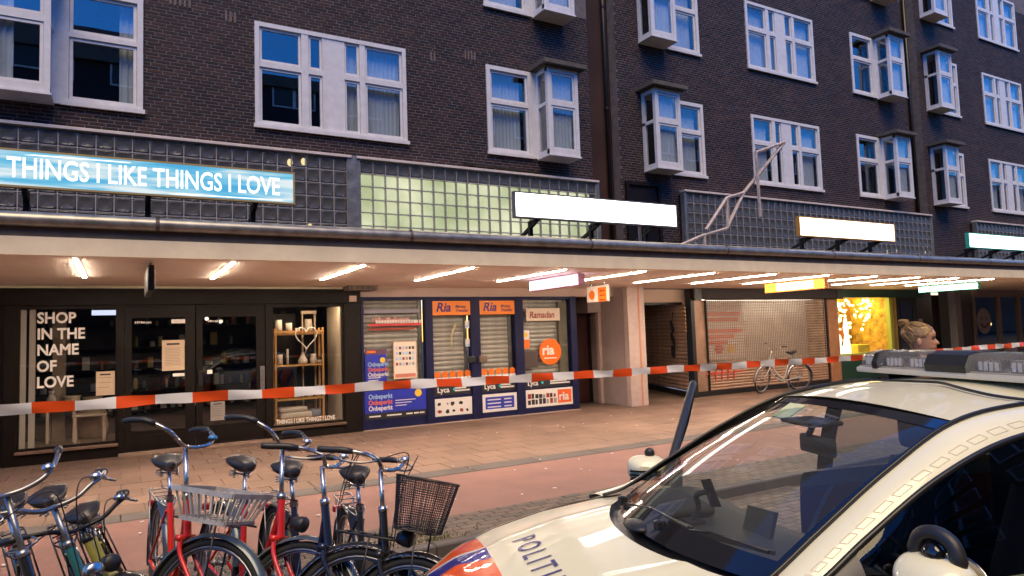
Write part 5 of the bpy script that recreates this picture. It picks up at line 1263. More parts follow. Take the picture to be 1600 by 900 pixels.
# ================================================================ PERSON BEHIND THE CAR
def person(label, x, y, z, rz):
    root = thing('person', label, 'person', (x, y, z), rz)
    skin = mat('skin', (.58, .30, .18), .5, var=.06, scale=20)
    # body as one skinned surface (faces +x)
    J = {'pel': (0, 0, .98, .15), 'wst': (.01, 0, 1.14, .125), 'chs': (0, 0, 1.33, .15), 'shc': (-.01, 0, 1.46, .09), 'nk': (.0, 0, 1.53, .055), 'nk2': (.015, 0, 1.60, .052)}
    for s_, n in ((1, 'l'), (-1, 'r')):
        J['hip' + n] = (0, s_ * .09, .93, .10); J['kne' + n] = (.03 * s_, s_ * .10, .52, .062); J['ank' + n] = (-.01 * s_, s_ * .10, .09, .042); J['toe' + n] = (.14, s_ * .11, .04, .035)
        J['sho' + n] = (-.01, s_ * .17, 1.42, .062); J['elb' + n] = (.0, s_ * .23, 1.14, .045); J['wri' + n] = (.10, s_ * .22, .93, .032); J['hnd' + n] = (.14, s_ * .21, .85, .036)
    E_ = [('pel', 'wst'), ('wst', 'chs'), ('chs', 'shc'), ('shc', 'nk'), ('nk', 'nk2')]
    for n in 'lr': E_ += [('pel', 'hip' + n), ('hip' + n, 'kne' + n), ('kne' + n, 'ank' + n), ('ank' + n, 'toe' + n), ('shc', 'sho' + n), ('sho' + n, 'elb' + n), ('elb' + n, 'wri' + n), ('wri' + n, 'hnd' + n)]
    ks = list(J); me = bpy.data.meshes.new('body'); me.from_pydata([J[k][:3] for k in ks], [(ks.index(a), ks.index(b)) for a, b in E_], [])
    tmp = link('body_tmp', me); md = tmp.modifiers.new('s', 'SKIN'); sub = tmp.modifiers.new('u', 'SUBSURF'); sub.levels = sub.render_levels = 2
    for i, k in enumerate(ks): me.skin_vertices[0].data[i].radius = (J[k][3],) * 2; me.skin_vertices[0].data[i].use_root = (k == 'pel')
    dg = bpy.context.evaluated_depsgraph_get(); ev = tmp.evaluated_get(dg); bm_ = bpy.data.meshes.new_from_object(ev)
    mb = MB().add([v.co[:] for v in bm_.vertices], [tuple(p.vertices) for p in bm_.polygons]); bpy.data.objects.remove(tmp)
    # head rings
    hz = 1.585; H_ = .235; n = 36; rows = []
    for i in range(27):
        t = i / 26; zz = hz + H_ * t
        wd = lerp([(0, .028), (.06, .042), (.2, .058), (.45, .071), (.65, .077), (.85, .062), (.95, .038), (1, .004)], t)
        fr_ = lerp([(0, .072), (.05, .088), (.12, .090), (.18, .081), (.24, .092), (.30, .088), (.36, .090), (.5, .086), (.56, .088), (.7, .093), (.85, .075), (.95, .045), (1, .005)], t)
        bk = lerp([(0, -.02), (.1, -.04), (.25, -.075), (.45, -.098), (.65, -.104), (.85, -.085), (.95, -.05), (1, -.005)], t)
        row = []
        for k in range(n):
            a = 2 * math.pi * k / n; c_, s_ = math.cos(a), math.sin(a)
            xx = (fr_ if c_ > 0 else -bk) * math.copysign(abs(c_) ** .85, c_); yy = wd * math.copysign(abs(s_) ** .9, s_)
            if c_ > 0:
                nose = math.exp(-((t - .36) / .045) ** 2) * .026 + math.exp(-((t - .44) / .05) ** 2) * .014
                xx += nose * math.exp(-(s_ / .17) ** 2)
                xx -= .010 * math.exp(-((t - .50) / .035) ** 2) * math.exp(-((abs(s_) - .42) / .16) ** 2)
                xx += .005 * math.exp(-((t - .225) / .02) ** 2) * math.exp(-(s_ / .3) ** 2)
            row.append((xx + .02, yy, zz))
        rows.append(row)
    mb.grid(rows, True).add(rows[0], [tuple(range(n))])
    for s_ in (-1, 1): mb.ball((.005, s_ * .076, hz + H_ * .42), (.017, .008, .03), 10, 8)
    for i in range(5):   # fingers of each hand
        for s_ in (-1, 1):
            yb_ = s_ * (.21 + (i - 2) * .012); p0 = Vector((.145, yb_, .845)); L_ = (.055, .075, .08, .075, .06)[i]
            mb.tube([p0, p0 + Vector((.02, 0, -.5 * L_)), p0 + Vector((.012, 0, -L_))], [.0085, .008, .006], 6)
    body = mb.build('body', skin, root, True)
    # clothes: offset copies of the trunk and limbs
    def cloth(name, m, zr, off, arms=True):
        vs = [Vector(v.co) for v in bm_.vertices]; ns = [v.normal.copy() for v in bm_.vertices]
        keep = [p for p in bm_.polygons if all(zr[0] <= vs[i].z <= zr[1] for i in p.vertices) and (arms or abs(p.center.y) < .19)]
        c = MB(); c.add([v + n_ * off for v, n_ in zip(vs, ns)], [tuple(p.vertices) for p in keep]); return c.build(name, m, root, True)
    cloth('jacket', mat('dark_jacket', (.03, .03, .04), .8, var=.3), (.88, 1.52), .014)
    cloth('trousers', mat('dark_jeans', (.03, .04, .07), .85, var=.3), (.06, 1.0), .010, False)
    cloth('shoes', M['black_plastic'], (-.1, .10), .008)
    eye_m = mat('eye_dark', (.03, .02, .02), .2)
    for s_ in (-1, 1):
        MB().ball((.092, s_ * .032, hz + H_ * .50), (.008, .013, .006), 10, 6).build('eye', eye_m, root, True)
        MB().tube([(.107, s_ * .015, hz + H_ * .57), (.105, s_ * .035, hz + H_ * .59), (.09, s_ * .052, hz + H_ * .575)], .004, 5).build('eyebrow', mat('brow', (.12, .07, .03), .7), root)
    MB().ball((.104, 0, hz + H_ * .225), (.010, .024, .007), 10, 6).build('mouth', mat('lips', (.42, .13, .11), .45), root, True)
    # hair: strands drawn back into a bun
    hair = mat('dark_blonde_hair', (.30, .175, .062), .5, var=.7, scale=45); hb_ = MB(); rh = random.Random(8)
    bun = Vector((-.088, 0, hz + H_ * .98))
    cap = [[None] * n for _ in rows]
    for i_, r_ in enumerate(rows):
        for k in range(n):
            cc = Vector((0, 0, hz + H_ * .5)); p = Vector(r_[k]); cap[i_][k] = cc + (p - cc) * 1.07 + Vector((-.004, 0, 0))
    fs_ = []
    for i_ in range(26):
        for k in range(n):
            dev = abs((2 * math.pi * (k + .5) / n + math.pi) % (2 * math.pi) - math.pi); t = (i_ + .5) / 26
            lim = lerp([(.18, 2.5), (.35, 2.1), (.52, 1.75), (.60, 1.25), (.72, .95), (.82, .4), (.88, 0)], t)
            if t > .16 and dev >= lim: fs_.append((i_ * n + k, i_ * n + (k + 1) % n, (i_ + 1) * n + (k + 1) % n, (i_ + 1) * n + k))
    hb_.add([p for r_ in cap for p in r_], fs_)
    for i in range(1300):
        a = rh.uniform(-2.6, 2.6) + math.pi; t = rh.uniform(.30, 1.0); front = abs((a % (2 * math.pi)) - math.pi) > 1.45
        if front and t < .86: continue
        if abs((a % (2 * math.pi)) - math.pi) > 1.1 and t < .50: continue
        k = min(26, max(0, round(t * 26))); r_ = rows[k]; p = Vector(r_[int(a / (2 * math.pi) * n) % n]); cc = Vector((0, 0, hz + H_ * .55))
        p = cc + (p - cc) * rh.uniform(1.05, 1.09); mid = (p + bun) / 2; mo = cc + (mid - cc).normalized() * rh.uniform(.106, .128)
        hb_.tube(cr([p, mo, bun + Vector((rh.uniform(-.02, .02), rh.uniform(-.02, .02), rh.uniform(-.015, .015)))], 8), [.002, .003, .003, .003, .003, .003, .003, .002], 3)
    for i in range(320):
        a, e = rh.uniform(0, 6.28), rh.uniform(-1.2, 1.2); pts = [bun + Vector((-.01, 0, .01)) + Vector((.036 * math.cos(e) * math.cos(a + u), .036 * math.cos(e) * math.sin(a + u), .034 * math.sin(e + u * .4))) for u in (0, .6, 1.2, 1.8)]
        hb_.tube(pts, .0028, 3)
    hb_.ball(tuple(bun + Vector((-.01, 0, .01))), (.033, .033, .031), 14, 10)
    hb_.build('hair', hair, root, True)
    return root
person('blonde woman with a hair bun in profile behind the police car', 5.37, 3.05, -.10, R(-64))
# ================================================================ POLICE CAR  (car frame: x forward, y to its left, z up from the road)
CX, CY, CYAW = 1.931, 2.206, 2.804
car = thing('police_car', 'cream white police car with roof light bar and open far door', 'car', (CX, CY, -.10), CYAW)
def paint(name):
    """cream paint with the blue and orange diagonal livery printed on nose and flanks"""
    m, N, L, b = nt(name); b.inputs['Roughness'].default_value = .32; b.inputs['Coat Weight'].default_value = .8; b.inputs['Coat Roughness'].default_value = .03
    tc = N.new('ShaderNodeTexCoord'); sx = N.new('ShaderNodeSeparateXYZ'); L.new(tc.outputs['Object'], sx.inputs[0])
    def mth(op, a, c=None):
        n = N.new('ShaderNodeMath'); n.operation = op
        for i, q in enumerate((a, c)):
            if q is None: continue
            if isinstance(q, (int, float)): n.inputs[i].default_value = q
            else: L.new(q, n.inputs[i])
        return n.outputs[0]
    X, Y, Z = sx.outputs
    ay = mth('ABSOLUTE', Y)
    nose = mth('GREATER_THAN', mth('ADD', X, mth('MULTIPLY', ay, -.02)), .67)
    flank = mth('MULTIPLY', mth('GREATER_THAN', ay, .80), mth('LESS_THAN', Z, .93))
    wing = mth('MULTIPLY', mth('MULTIPLY', mth('GREATER_THAN', Y, .665), mth('LESS_THAN', X, .25)), mth('MULTIPLY', mth('GREATER_THAN', X, -.17), mth('LESS_THAN', Z, 1.055)))
    mask = mth('MAXIMUM', mth('MAXIMUM', nose, flank), wing)
    u = mth('ADD', mth('ADD', X, mth('MULTIPLY', ay, -.9)), mth('MULTIPLY', Z, .55))
    fr_ = mth('FRACT', mth('MULTIPLY', u, 2.4))
    blue = mth('LESS_THAN', fr_, .36); wh = mth('GREATER_THAN', fr_, .93)
    m1 = N.new('ShaderNodeMix'); m1.data_type = 'RGBA'; m1.inputs[6].default_value = (.85, .10, .012, 1); m1.inputs[7].default_value = (.03, .03, .26, 1); L.new(blue, m1.inputs[0])
    m2 = N.new('ShaderNodeMix'); m2.data_type = 'RGBA'; m2.inputs[7].default_value = (.8, .78, .74, 1); L.new(wh, m2.inputs[0]); L.new(m1.outputs[2], m2.inputs[6])
    nz = N.new('ShaderNodeTexNoise'); nz.inputs['Scale'].default_value = 5; nz.inputs['Detail'].default_value = 8; L.new(tc.outputs['Object'], nz.inputs['Vector'])
    rp = N.new('ShaderNodeValToRGB'); rp.color_ramp.elements[0].color = (.74, .70, .47, 1); rp.color_ramp.elements[1].color = (.82, .78, .54, 1); L.new(nz.outputs[0], rp.inputs[0])
    m3 = N.new('ShaderNodeMix'); m3.data_type = 'RGBA'; L.new(mask, m3.inputs[0]); L.new(rp.outputs[0], m3.inputs[6]); L.new(m2.outputs[2], m3.inputs[7])
    L.new(m3.outputs[2], b.inputs['Base Color'])
    return m
M['car_paint'] = paint('police_car_paint')
M['trim'] = mat('black_trim', (.012, .012, .013), .35, var=.2, scale=30)
M['gloss_black'] = mat('gloss_black', (.008, .008, .009), .08, coat=.5)
M['dash'] = mat('dashboard_plastic', (.03, .029, .028), .6, var=.2, scale=40, bump=.08, bscale=300)
M['seat_cloth'] = mat('seat_cloth', (.02, .02, .022), .85, var=.3, scale=30)
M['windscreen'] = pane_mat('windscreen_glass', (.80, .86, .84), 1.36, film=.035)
M['side_glass'] = pane_mat('tinted_side_glass', (.42, .46, .46), 1.42)
def cpt(name, mb, m, smooth='auto', parent=None): return mb.build(name, m, parent or car, smooth)
def both(pts): return [(p[0], -p[1], p[2]) for p in pts]
# --- tables over x
Wt = [(-3.25, .62), (-3.15, .76), (-2.9, .83), (-2.2, .872), (-1.0, .885), (-.2, .88), (.2, .87), (.5, .845), (.75, .80), (.92, .73), (1.02, .62), (1.07, .45)]
Ht = [(-3.2, 1.0), (-2.5, 1.06), (-1.2, 1.03), (-.3, 1.0), (.05, .985), (.35, .945), (.6, .885), (.8, .81), (.95, .72), (1.05, .60), (1.08, .55)]
xc = lambda y: .165 - .27 * (abs(y) / .66) ** 2.2        # rear edge of the bonnet
xw = lambda y: .075 - .205 * (abs(y) / .66) ** 2.2       # foot of the windscreen
def hoodz(x, y):
    w_ = lerp(Wt, x) - .10; e = lerp(Ht, x); crown = .055 * lerp([(-.3, 1), (.6, 1), (1.0, .9)], x)
    u = min(1, abs(y) / max(.05, w_)); z = e + crown * (1 - u ** 2.4)
    z += .008 * math.exp(-((abs(y) - .42 + .10 * x) / .035) ** 2) * (1 if x > -.1 else 0)     # pressed line
    return z
rows = []
for i in range(41):
    t = i / 40; row = []
    for k in range(49):
        u = -1 + 2 * k / 48
        xf = 1.065 - .16 * abs(u) ** 2.5; yy = u * .72
        x = xf + (xc(u * .68) - xf) * t; wl_ = lerp(Wt, x) - .10; y = u * min(.70, wl_)
        row.append((x, y, hoodz(x, y)))
    rows.append(row)
cpt('bonnet', MB().grid(rows), M['car_paint'], True)
for s_ in (1, -1):
    gpth = []
    for i in range(30):
        x = 1.0 - 1.05 * i / 29; y = s_ * (min(.70, lerp(Wt, x) - .10) + .002); gpth.append((x, y, hoodz(x, y) + .0005))
    cpt('bonnet_gap', MB().tube(gpth, .0035, 5), M['trim'])
# --- flanks and bumpers (gap left for the open far door)
st_x = [-3.25, -3.2, -3.1, -2.95, -2.75, -2.5, -2.2, -1.9, -1.6, -1.32, -1.2, -.9, -.6, -.3, -.12, .0, .15, .3, .45, .6, .72, .82, .9, .97, 1.03, 1.07]
def sect(x, s_):
    w_, e = lerp(Wt, x), lerp(Ht, x)
    pr = [(w_ - .10, e), (w_ - .055, e - .012), (w_ - .02, e - .045), (w_ - .004, e - .11), (w_ + .004, .80 if e > .95 else e * .8), (w_ + .006, .62 if e > .8 else e * .65), (w_ - .005, .45 if e > .8 else e * .5), (w_ - .03, .30), (w_ - .08, .20)]
    return [(x, s_ * y, z) for y, z in pr]
for s_ in (1, -1):
    if s_ == 1: cpt('flank', MB().grid([sect(x, 1) for x in st_x]), M['car_paint'], True)
    else:
        cpt('flank', MB().grid([sect(x, -1) for x in st_x if x <= -1.19]), M['car_paint'], True)
        cpt('flank', MB().grid([sect(x, -1) for x in st_x if x >= -.13]), M['car_paint'], True)
fb = MB().grid([[(1.07, y * 1.0, z) for y in (-.45, -.2, 0, .2, .45)] for z in (.55, .5, .35, .2)]); cpt('front_bumper', fb, M['car_paint'], True)
cpt('grille', MB().bbox(1.06, 1.09, -.42, .42, .30, .50, .01), M['trim'])
cpt('number_plate', MB().bbox(1.09, 1.10, -.26, .26, .36, .47, .004), mat('yellow_plate', (.75, .5, .02), .5))
for s_ in (1, -1): cpt('headlight', MB().ball((.93, s_ * .60, .66), (.12, .12, .07), 14, 10), pane_mat('lamp_lens', (.7, .75, .8), 1.5), True)
cpt('tailgate', MB().grid([[(-3.25 + .0, y, z) for y in (-.62, 0, .62)] for z in (1.0, .7, .4, .2)]), M['car_paint'], True)
cpt('underbody', MB().box(-3.15, 1.0, -.76, .76, .17, .24), M['trim'])
for x in (.42, -2.30):
    for s_ in (1, -1):
        wh_ = MB().lathe([(0, .0), (.19, .0), (.205, .03), (.205, -.10), (0, -.10)], 24, (x, s_ * .80, .315), 'y'); wo = cpt('wheel', wh_, M['steel'], 'auto')
        ty = MB().lathe([(.205, -.10), (.30, -.11), (.315, -.08), (.315, .06), (.30, .09), (.205, .08)], 28, (x, s_ * .79, .315), 'y'); cpt('tyre', ty, M['rubber'], True, wo)
        cpt('wheel_arch', MB().tube([(x + .345 * math.cos(R(a)), s_ * .885, .315 + .345 * math.sin(R(a))) for a in range(-10, 191, 10)], .02, 6), M['trim'], True)
# --- cowl
rows = []
for t in (0, .12, .5, .9, 1.1):
    rows.append([((xc(y) + .012) + (xw(y) - xc(y) - .012) * t, y, hoodz(xc(y), y) - (.004 if t == 0 else .03 + .005 * t) + (.03 if t > .8 else 0)) for y in [-.66 + 1.32 * k / 32 for k in range(33)]])
cpt('cowl', MB().grid(rows), M['trim'], True)
# --- windscreen
def ws(u, v, off=0):
    b = Vector((xw(.66 * u), .665 * u, hoodz(xw(0) * .2 - .05, 0) * .0 + 1.035 + .018 * (1 - u * u))); t = Vector((-.875 - .055 * u * u, .555 * u, 1.503 - .030 * u * u))
    p = b.lerp(t, v); n = Vector((.42, .25 * u, .86)).normalized()
    return p + n * (.045 * 4 * v * (1 - v) * (1 - .5 * u * u) + off)
g = [[ws(-1 + 2 * k / 28, i / 18) for k in range(29)] for i in range(19)]
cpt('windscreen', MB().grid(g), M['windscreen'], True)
fr = MB()
def ribbon(pts_a, pts_b): fr.grid([pts_a, pts_b])
n = 24
for off in (.003,):
    for s_ in (-1, 1): ribbon([ws(s_ * 1.03, i / n, off) for i in range(n + 1)], [ws(s_ * (.93), i / n, off) for i in range(n + 1)])
    ribbon([ws(-1 + 2 * i / n, 1.01, off) for i in range(n + 1)], [ws(-1 + 2 * i / n, .93, off) for i in range(n + 1)])
    ribbon([ws(-1 + 2 * i / n, -.03, off) for i in range(n + 1)], [ws(-1 + 2 * i / n, .07, off) for i in range(n + 1)])
cpt('windscreen_border', fr, M['gloss_black'], True)
# --- pillars / roof rails
P1 = [(.02, .70, 1.005), (-.10, .675, 1.045), (-.30, .647, 1.165), (-.60, .605, 1.335), (-.93, .560, 1.478), (-1.30, .560, 1.528), (-1.9, .565, 1.545), (-2.5, .55, 1.52), (-2.95, .52, 1.43)]
P2 = [(.06, .815, .985), (-.17, .775, 1.05), (-.40, .738, 1.175), (-.70, .697, 1.325), (-1.02, .665, 1.428), (-1.38, .655, 1.465), (-1.9, .655, 1.475), (-2.5, .65, 1.43), (-2.95, .66, 1.26)]
PM = [tuple((Vector(a) + Vector(b)) / 2 + Vector((.012, .022, .022))) for a, b in zip(P1, P2)]
for s_ in (1, -1):
    c3 = [cr(P, 60) for P in (P1, PM, P2)]
    rows = []
    for k in range(7):
        t = k / 6; rows.append([(1 - t) ** 2 * a + 2 * t * (1 - t) * b + t * t * c_ for a, b, c_ in zip(*c3)])
    rows = [[(p.x, s_ * p.y, p.z) for p in r_] for r_ in rows]
    cpt('pillar_rail', MB().grid(rows), M['car_paint'], True)
    sl_ = MB().tube([(p.x + .004, s_ * (p.y - .004), p.z + .008) for p in cr(P1, 60)], .008, 6); cpt('roof_seal', sl_, M['trim'], True)
    ds = MB().tube([(p.x, s_ * (p.y + .004), p.z - .004) for p in cr(P2, 60)], .011, 6); cpt('door_seal', ds, M['trim'], True)
# --- stitched sticker line on the near pillar
tk = MB(); c1_, c2_, c3_ = cr(P1, 90), cr(PM, 90), cr(P2, 90)
srf = lambda k, t: c1_[k] * (1 - t) ** 2 + c2_[k] * 2 * t * (1 - t) + c3_[k] * t * t + Vector((.0, .0012, .0012))
for k in range(8, 56, 3):
    q = [srf(k, .62), srf(k + 2, .62), srf(k + 2, .80), srf(k, .80)]
    for i_ in range(4):
        a_, b_ = q[i_], q[(i_ + 1) % 4]; n_ = Vector((.1, .75, .65)); d_ = (b_ - a_).cross(n_).normalized() * .0011
        tk.add([a_ - d_, a_ + d_, b_ + d_, b_ - d_], [(0, 1, 2, 3)])
cpt('pillar_markings', tk, mat('grey_marking', (.60, .55, .43), .5), 'auto')
# --- roof
rows = []
E1 = cr(P1[4:], 30)
for p in E1:
    rows.append([(p.x + .055 * (1 - (k / 10 - 1) ** 2) * max(0, min(1, (p.x + 1.6) / .7)), p.y * (k / 10 - 1), p.z + .038 * (1 - (k / 10 - 1) ** 2)) for k in range(21)])
cpt('roof', MB().grid(rows), M['car_paint'], True)
# --- side glass, sail panel, pillars
belt = [(.04, .815, .985), (-.3, .815, 1.005), (-.8, .82, 1.02), (-1.4, .82, 1.035), (-2.0, .815, 1.05), (-2.5, .80, 1.06), (-2.95, .74, 1.06)]
top = cr(P2, 80); bot = cr(belt, 80)
def side_patch(x0, x1, s_, off=0):
    nn = 16; ra_, rb_ = [], []
    def at(c, x):
        for a, b in zip(c, c[1:]):
            if a.x >= x >= b.x: return a.lerp(b, (a.x - x) / max(1e-6, a.x - b.x))
        return c[0] if x > c[0].x else c[-1]
    rows = []
    for k in range(7):
        t = k / 6; rows.append([])
        for i in range(nn + 1):
            x = x0 + (x1 - x0) * i / nn; a, b = at(bot, x), at(top, x); p = a.lerp(b, t); rows[-1].append((p.x, s_ * (p.y + .02 * 4 * t * (1 - t) - .012 + off), p.z))
    return rows
cpt('side_window', MB().grid(side_patch(-.34, -1.28, 1)), M['side_glass'], True)
for s_ in (1, -1): cpt('side_window', MB().grid(side_patch(-1.36, -2.30, s_)), M['side_glass'], True)
for s_ in (1, -1): cpt('side_window', MB().grid(side_patch(-2.38, -2.92, s_)), M['side_glass'], True)
cpt('sail_panel', MB().grid(side_patch(.03, -.34, 1, .004)), mat('grey_sail', (.10, .09, .085), .5), True)
cpt('sail_divider', MB().tube([Vector(p) + Vector((0, .008, 0)) for p in [side_patch(-.16, -.17, 1, .006)[k][0] for k in range(7)]], .008, 6), M['trim'], True)
for s_ in (1, -1):
    cpt('centre_pillar', MB().grid(side_patch(-1.27, -1.37, s_, .006)), M['gloss_black'], True)
    cpt('rear_pillar', MB().grid(side_patch(-2.29, -2.39, s_, .006)), M['gloss_black'], True)
cpt('belt_trim', MB().tube([p + Vector((0, .012, -.004)) for p in bot[:70]], .012, 6), M['gloss_black'], True)
rg = [[(-2.95 - .28 * t, y * (1 + .2 * t), 1.43 - .40 * t + .03 * (1 - (y / .55) ** 2)) for y in [-.52 + 1.04 * k / 10 for k in range(11)]] for t in (0, .33, .66, 1)]
cpt('rear_window', MB().grid(rg), M['side_glass'], True)
cpt('door_line', MB().tube([(-.13, .872, .93), (-.14, .884, .70), (-.14, .882, .40)], .004, 5).tube([(-1.3, .878, .97), (-1.3, .89, .70), (-1.3, .885, .40)], .004, 5), M['trim'])
cpt('door_handle', MB().bbox(-1.25, -1.05, .885, .915, .83, .86, .01), M['car_paint'])
# --- bonnet lettering
def hood_text(s_, size, x, y, m):
    cu = bpy.data.curves.new('lettering', 'FONT'); cu.body = s_; cu.size = size; cu.align_x = 'CENTER'; cu.offset = .0015; cu.space_character = 1.5; cu.resolution_u = 3
    tmp = link('tmp', cu); dg = bpy.context.evaluated_depsgraph_get(); me = bpy.data.meshes.new_from_object(tmp.evaluated_get(dg)); bpy.data.objects.remove(tmp)
    bm = bmesh.new(); bm.from_mesh(me); bmesh.ops.subdivide_edges(bm, edges=bm.edges[:], cuts=2, use_grid_fill=False)
    for v in bm.verts:
        tx, ty = v.co.x, v.co.y; px, py = x - ty, y + tx * .85; v.co = Vector((px, py, hoodz(px, py) + .0035))
    bmesh.ops.triangulate(bm, faces=bm.faces[:]); bm.to_mesh(me); bm.free(); me.materials.clear(); me.materials.append(m)
    return link('lettering', me, car)
hood_text('POLITIE', .142, .57, .0, mat('police_blue', (.02, .02, .16), .4))
hood_text('112', .06, .80, -.42, M['white_print'])
# --- wipers
for a, b in (((.035, -.36, 1.052), (-.02, .22, 1.078)), ((.045, .10, 1.06), (-.15, .57, 1.08))):
    A, B_ = Vector(a), Vector(b)
    wp_ = MB().bar(A, A.lerp(B_, .5) + Vector((0, 0, .03)), .018, .012).bar(A.lerp(B_, .5) + Vector((0, 0, .03)), B_ + Vector((0, 0, .012)), .012, .010).bar(A.lerp(B_, .08) + Vector((-.02, 0, .012)), B_ + Vector((-.02, 0, .008)), .010, .014)
    wp_.lathe([(0, 0), (.022, 0), (.022, .03), (0, .035)], 12, a); cpt('wiper', wp_, M['trim'])
cpt('cowl_cap', MB().ball((.095, -.02, 1.045), (.05, .09, .02), 12, 8), M['black_plastic'], True)
# --- near door mirror with the extra black visor
def mirror(parent, loc, s_):
    m = MB(); rows = []
    for i in range(15):
        u = i / 14; a = math.sin(math.pi * min(1, max(0, u * .94 + .03))) ** .45
        rows.append([(loc[0] + .10 - .19 * u, loc[1] + s_ * .005 + .115 * a * math.copysign(abs(math.cos(q)) ** .65, math.cos(q)), loc[2] + .078 * a * math.copysign(abs(math.sin(q)) ** .65, math.sin(q)) + .015 * u) for q in [2 * math.pi * k / 24 for k in range(24)]])
    m.grid(rows, True).add(rows[0], [tuple(range(24))]).add(rows[-1], [tuple(range(24))])
    mo = m.build('mirror_housing', M['car_paint'], parent, True)
    MB().ball((loc[0] - .092, loc[1], loc[2] + .015), (.006, .095, .062), 16, 10).build('mirror_glass', M['chrome'], mo, True)
    MB().bar((loc[0] - .02, loc[1] - s_ * .10, loc[2] - .05), (loc[0] + .02, loc[1] - s_ * .22, loc[2] - .07), .06, .035).build('mirror_arm', M['trim'], mo)
    vis = MB().tube(cr([(loc[0] + .01, loc[1] - .065, loc[2] + .07), (loc[0] - .0, loc[1] - .045, loc[2] + .125), (loc[0] - .01, loc[1] + .0, loc[2] + .145), (loc[0] - .02, loc[1] + .05, loc[2] + .125), (loc[0] - .02, loc[1] + .075, loc[2] + .065)], 18), [.012] + [.022] * 16 + [.014], 10)
    vis.build('mirror_visor', M['black_plastic'], mo, True)
    MB().ball((loc[0] + .0, loc[1], loc[2] + .088), (.028, .038, .034), 12, 10).build('mirror_lens', M['gloss_black'], mo, True)
    return mo
mirror(car, (-.42, .98, 1.10), 1)
# --- light bar
LBX, LBZ = -1.53, 1.590
lb = cpt('light_bar', MB().bbox(LBX - .13, LBX + .13, -.60, .60, LBZ - .005, LBZ + .022, .008), mat('lightbar_base', (.66, .60, .46), .5), 'auto')
lens_m = gb_mat('lightbar_lens', (.62, .60, .54), (.86, .86, .84), 1.45, .14)
def lbx(name, mb, m, sm='auto'): return mb.build(name, m, lb, sm)
prof = [(.13, 0), (.135, .03), (.11, .075), (.06, .088), (-.06, .088), (-.11, .075), (-.135, .03), (-.13, 0)]
for a, b in ((-.60, -.46), (-.44, -.115), (.115, .44), (.46, .60)):
    rows = []
    for y in [a + (b - a) * k / 6 for k in range(7)]:
        e = 1 - .35 * max(0, (abs(y) - .52) / .08) ** 2
        rows.append([(LBX + px * e, y, LBZ + .022 + pz * (e if e < 1 else 1)) for px, pz in prof])
    m_ = MB().grid(rows); m_.add(rows[0], [tuple(range(8))]).add(rows[-1], [tuple(range(8))]); lbx('lens', m_, lens_m, True)
    for k in range(2 if b - a > .2 else 1):
        cyy = a + (b - a) * ((k + .5) / 2 if b - a > .2 else .5); w_ = .06 if b - a > .2 else .045
        lbx('reflector', MB().box(LBX + .045, LBX + .09, cyy - w_, cyy + w_, LBZ + .03, LBZ + .08), M['chrome'])
        for q in range(4): lbx('led', MB().box(LBX + .091, LBX + .094, cyy - w_ + .01 + q * w_ * .45, cyy - w_ + .01 + q * w_ * .45 + .018, LBZ + .035, LBZ + .072), M['white_print'])
    lbx('lens_floor', MB().box(LBX - .11, LBX + .11, a, b, LBZ + .023, LBZ + .028), mat('lens_grey', (.55, .52, .46), .5))
rows = [[(LBX + px * 1.02, y, LBZ + .022 + pz * 1.03) for px, pz in prof] for y in (-.113, .113)]
lbx('centre_case', MB().grid(rows).add(rows[0], [tuple(range(8))]).add(rows[1], [tuple(range(8))]), M['black_plastic'])
for y in (-.45, .45):
    rows = [[(LBX + px * 1.05, yy, LBZ + .018 + pz * 1.06) for px, pz in prof] for yy in (y - .014, y + .014)]
    lbx('clamp', MB().grid(rows).add(rows[0], [tuple(range(8))]).add(rows[1], [tuple(range(8))]), M['trim'])
    lbx('foot', MB().bbox(LBX - .08, LBX + .08, y - .03, y + .03, 1.53, LBZ - .004, .006), M['trim'])
cbl = MB().tube(cr([(-1.10, -.56, 1.512), (-1.18, -.40, 1.558), (-1.19, -.26, 1.570), (-1.22, -.20, 1.572), (-1.23, -.02, 1.577), (-1.26, .06, 1.577), (-1.26, .14, 1.576), (-1.22, .30, 1.563), (-1.22, .44, 1.548), (-1.28, .56, 1.536)], 60), .006, 6)
cpt('cable', cbl, M['black_plastic'], True)
# --- interior
def inter(name, mb, m, sm='auto'): return cpt(name, mb, m, sm)
rows = []
for t in range(9):
    u = t / 8; x = .06 - .62 * u
    rows.append([(x - .12 * (abs(y) / .66) ** 2 * (1 - u), y, .985 + .045 * math.sin(u * 2.6) + .03 * math.exp(-((y - .34) / .2) ** 2) * u - (.10 if t == 8 else 0)) for y in [-.68 + 1.36 * k / 24 for k in range(25)]])
inter('dashboard', MB().grid(rows), M['dash'], True)
inter('dashboard_face', MB().box(-.56, -.48, -.68, .68, .45, .94), M['dash'])
inter('cabin_floor', MB().box(-2.9, .0, -.76, .76, .245, .30), M['seat_cloth'])
inter('bulkhead', MB().box(-.02, .03, -.70, .70, .25, .96), M['trim'])
inter('headliner', MB().grid([[(p[0], p[1] * .985, p[2] - .035) for p in [(q.x, q.y * (k / 10 - 1), q.z + .03 * (1 - (k / 10 - 1) ** 2)) for k in range(21)]] for q in cr(P1[4:], 16)]), mat('headliner', (.10, .095, .09), .9), True)
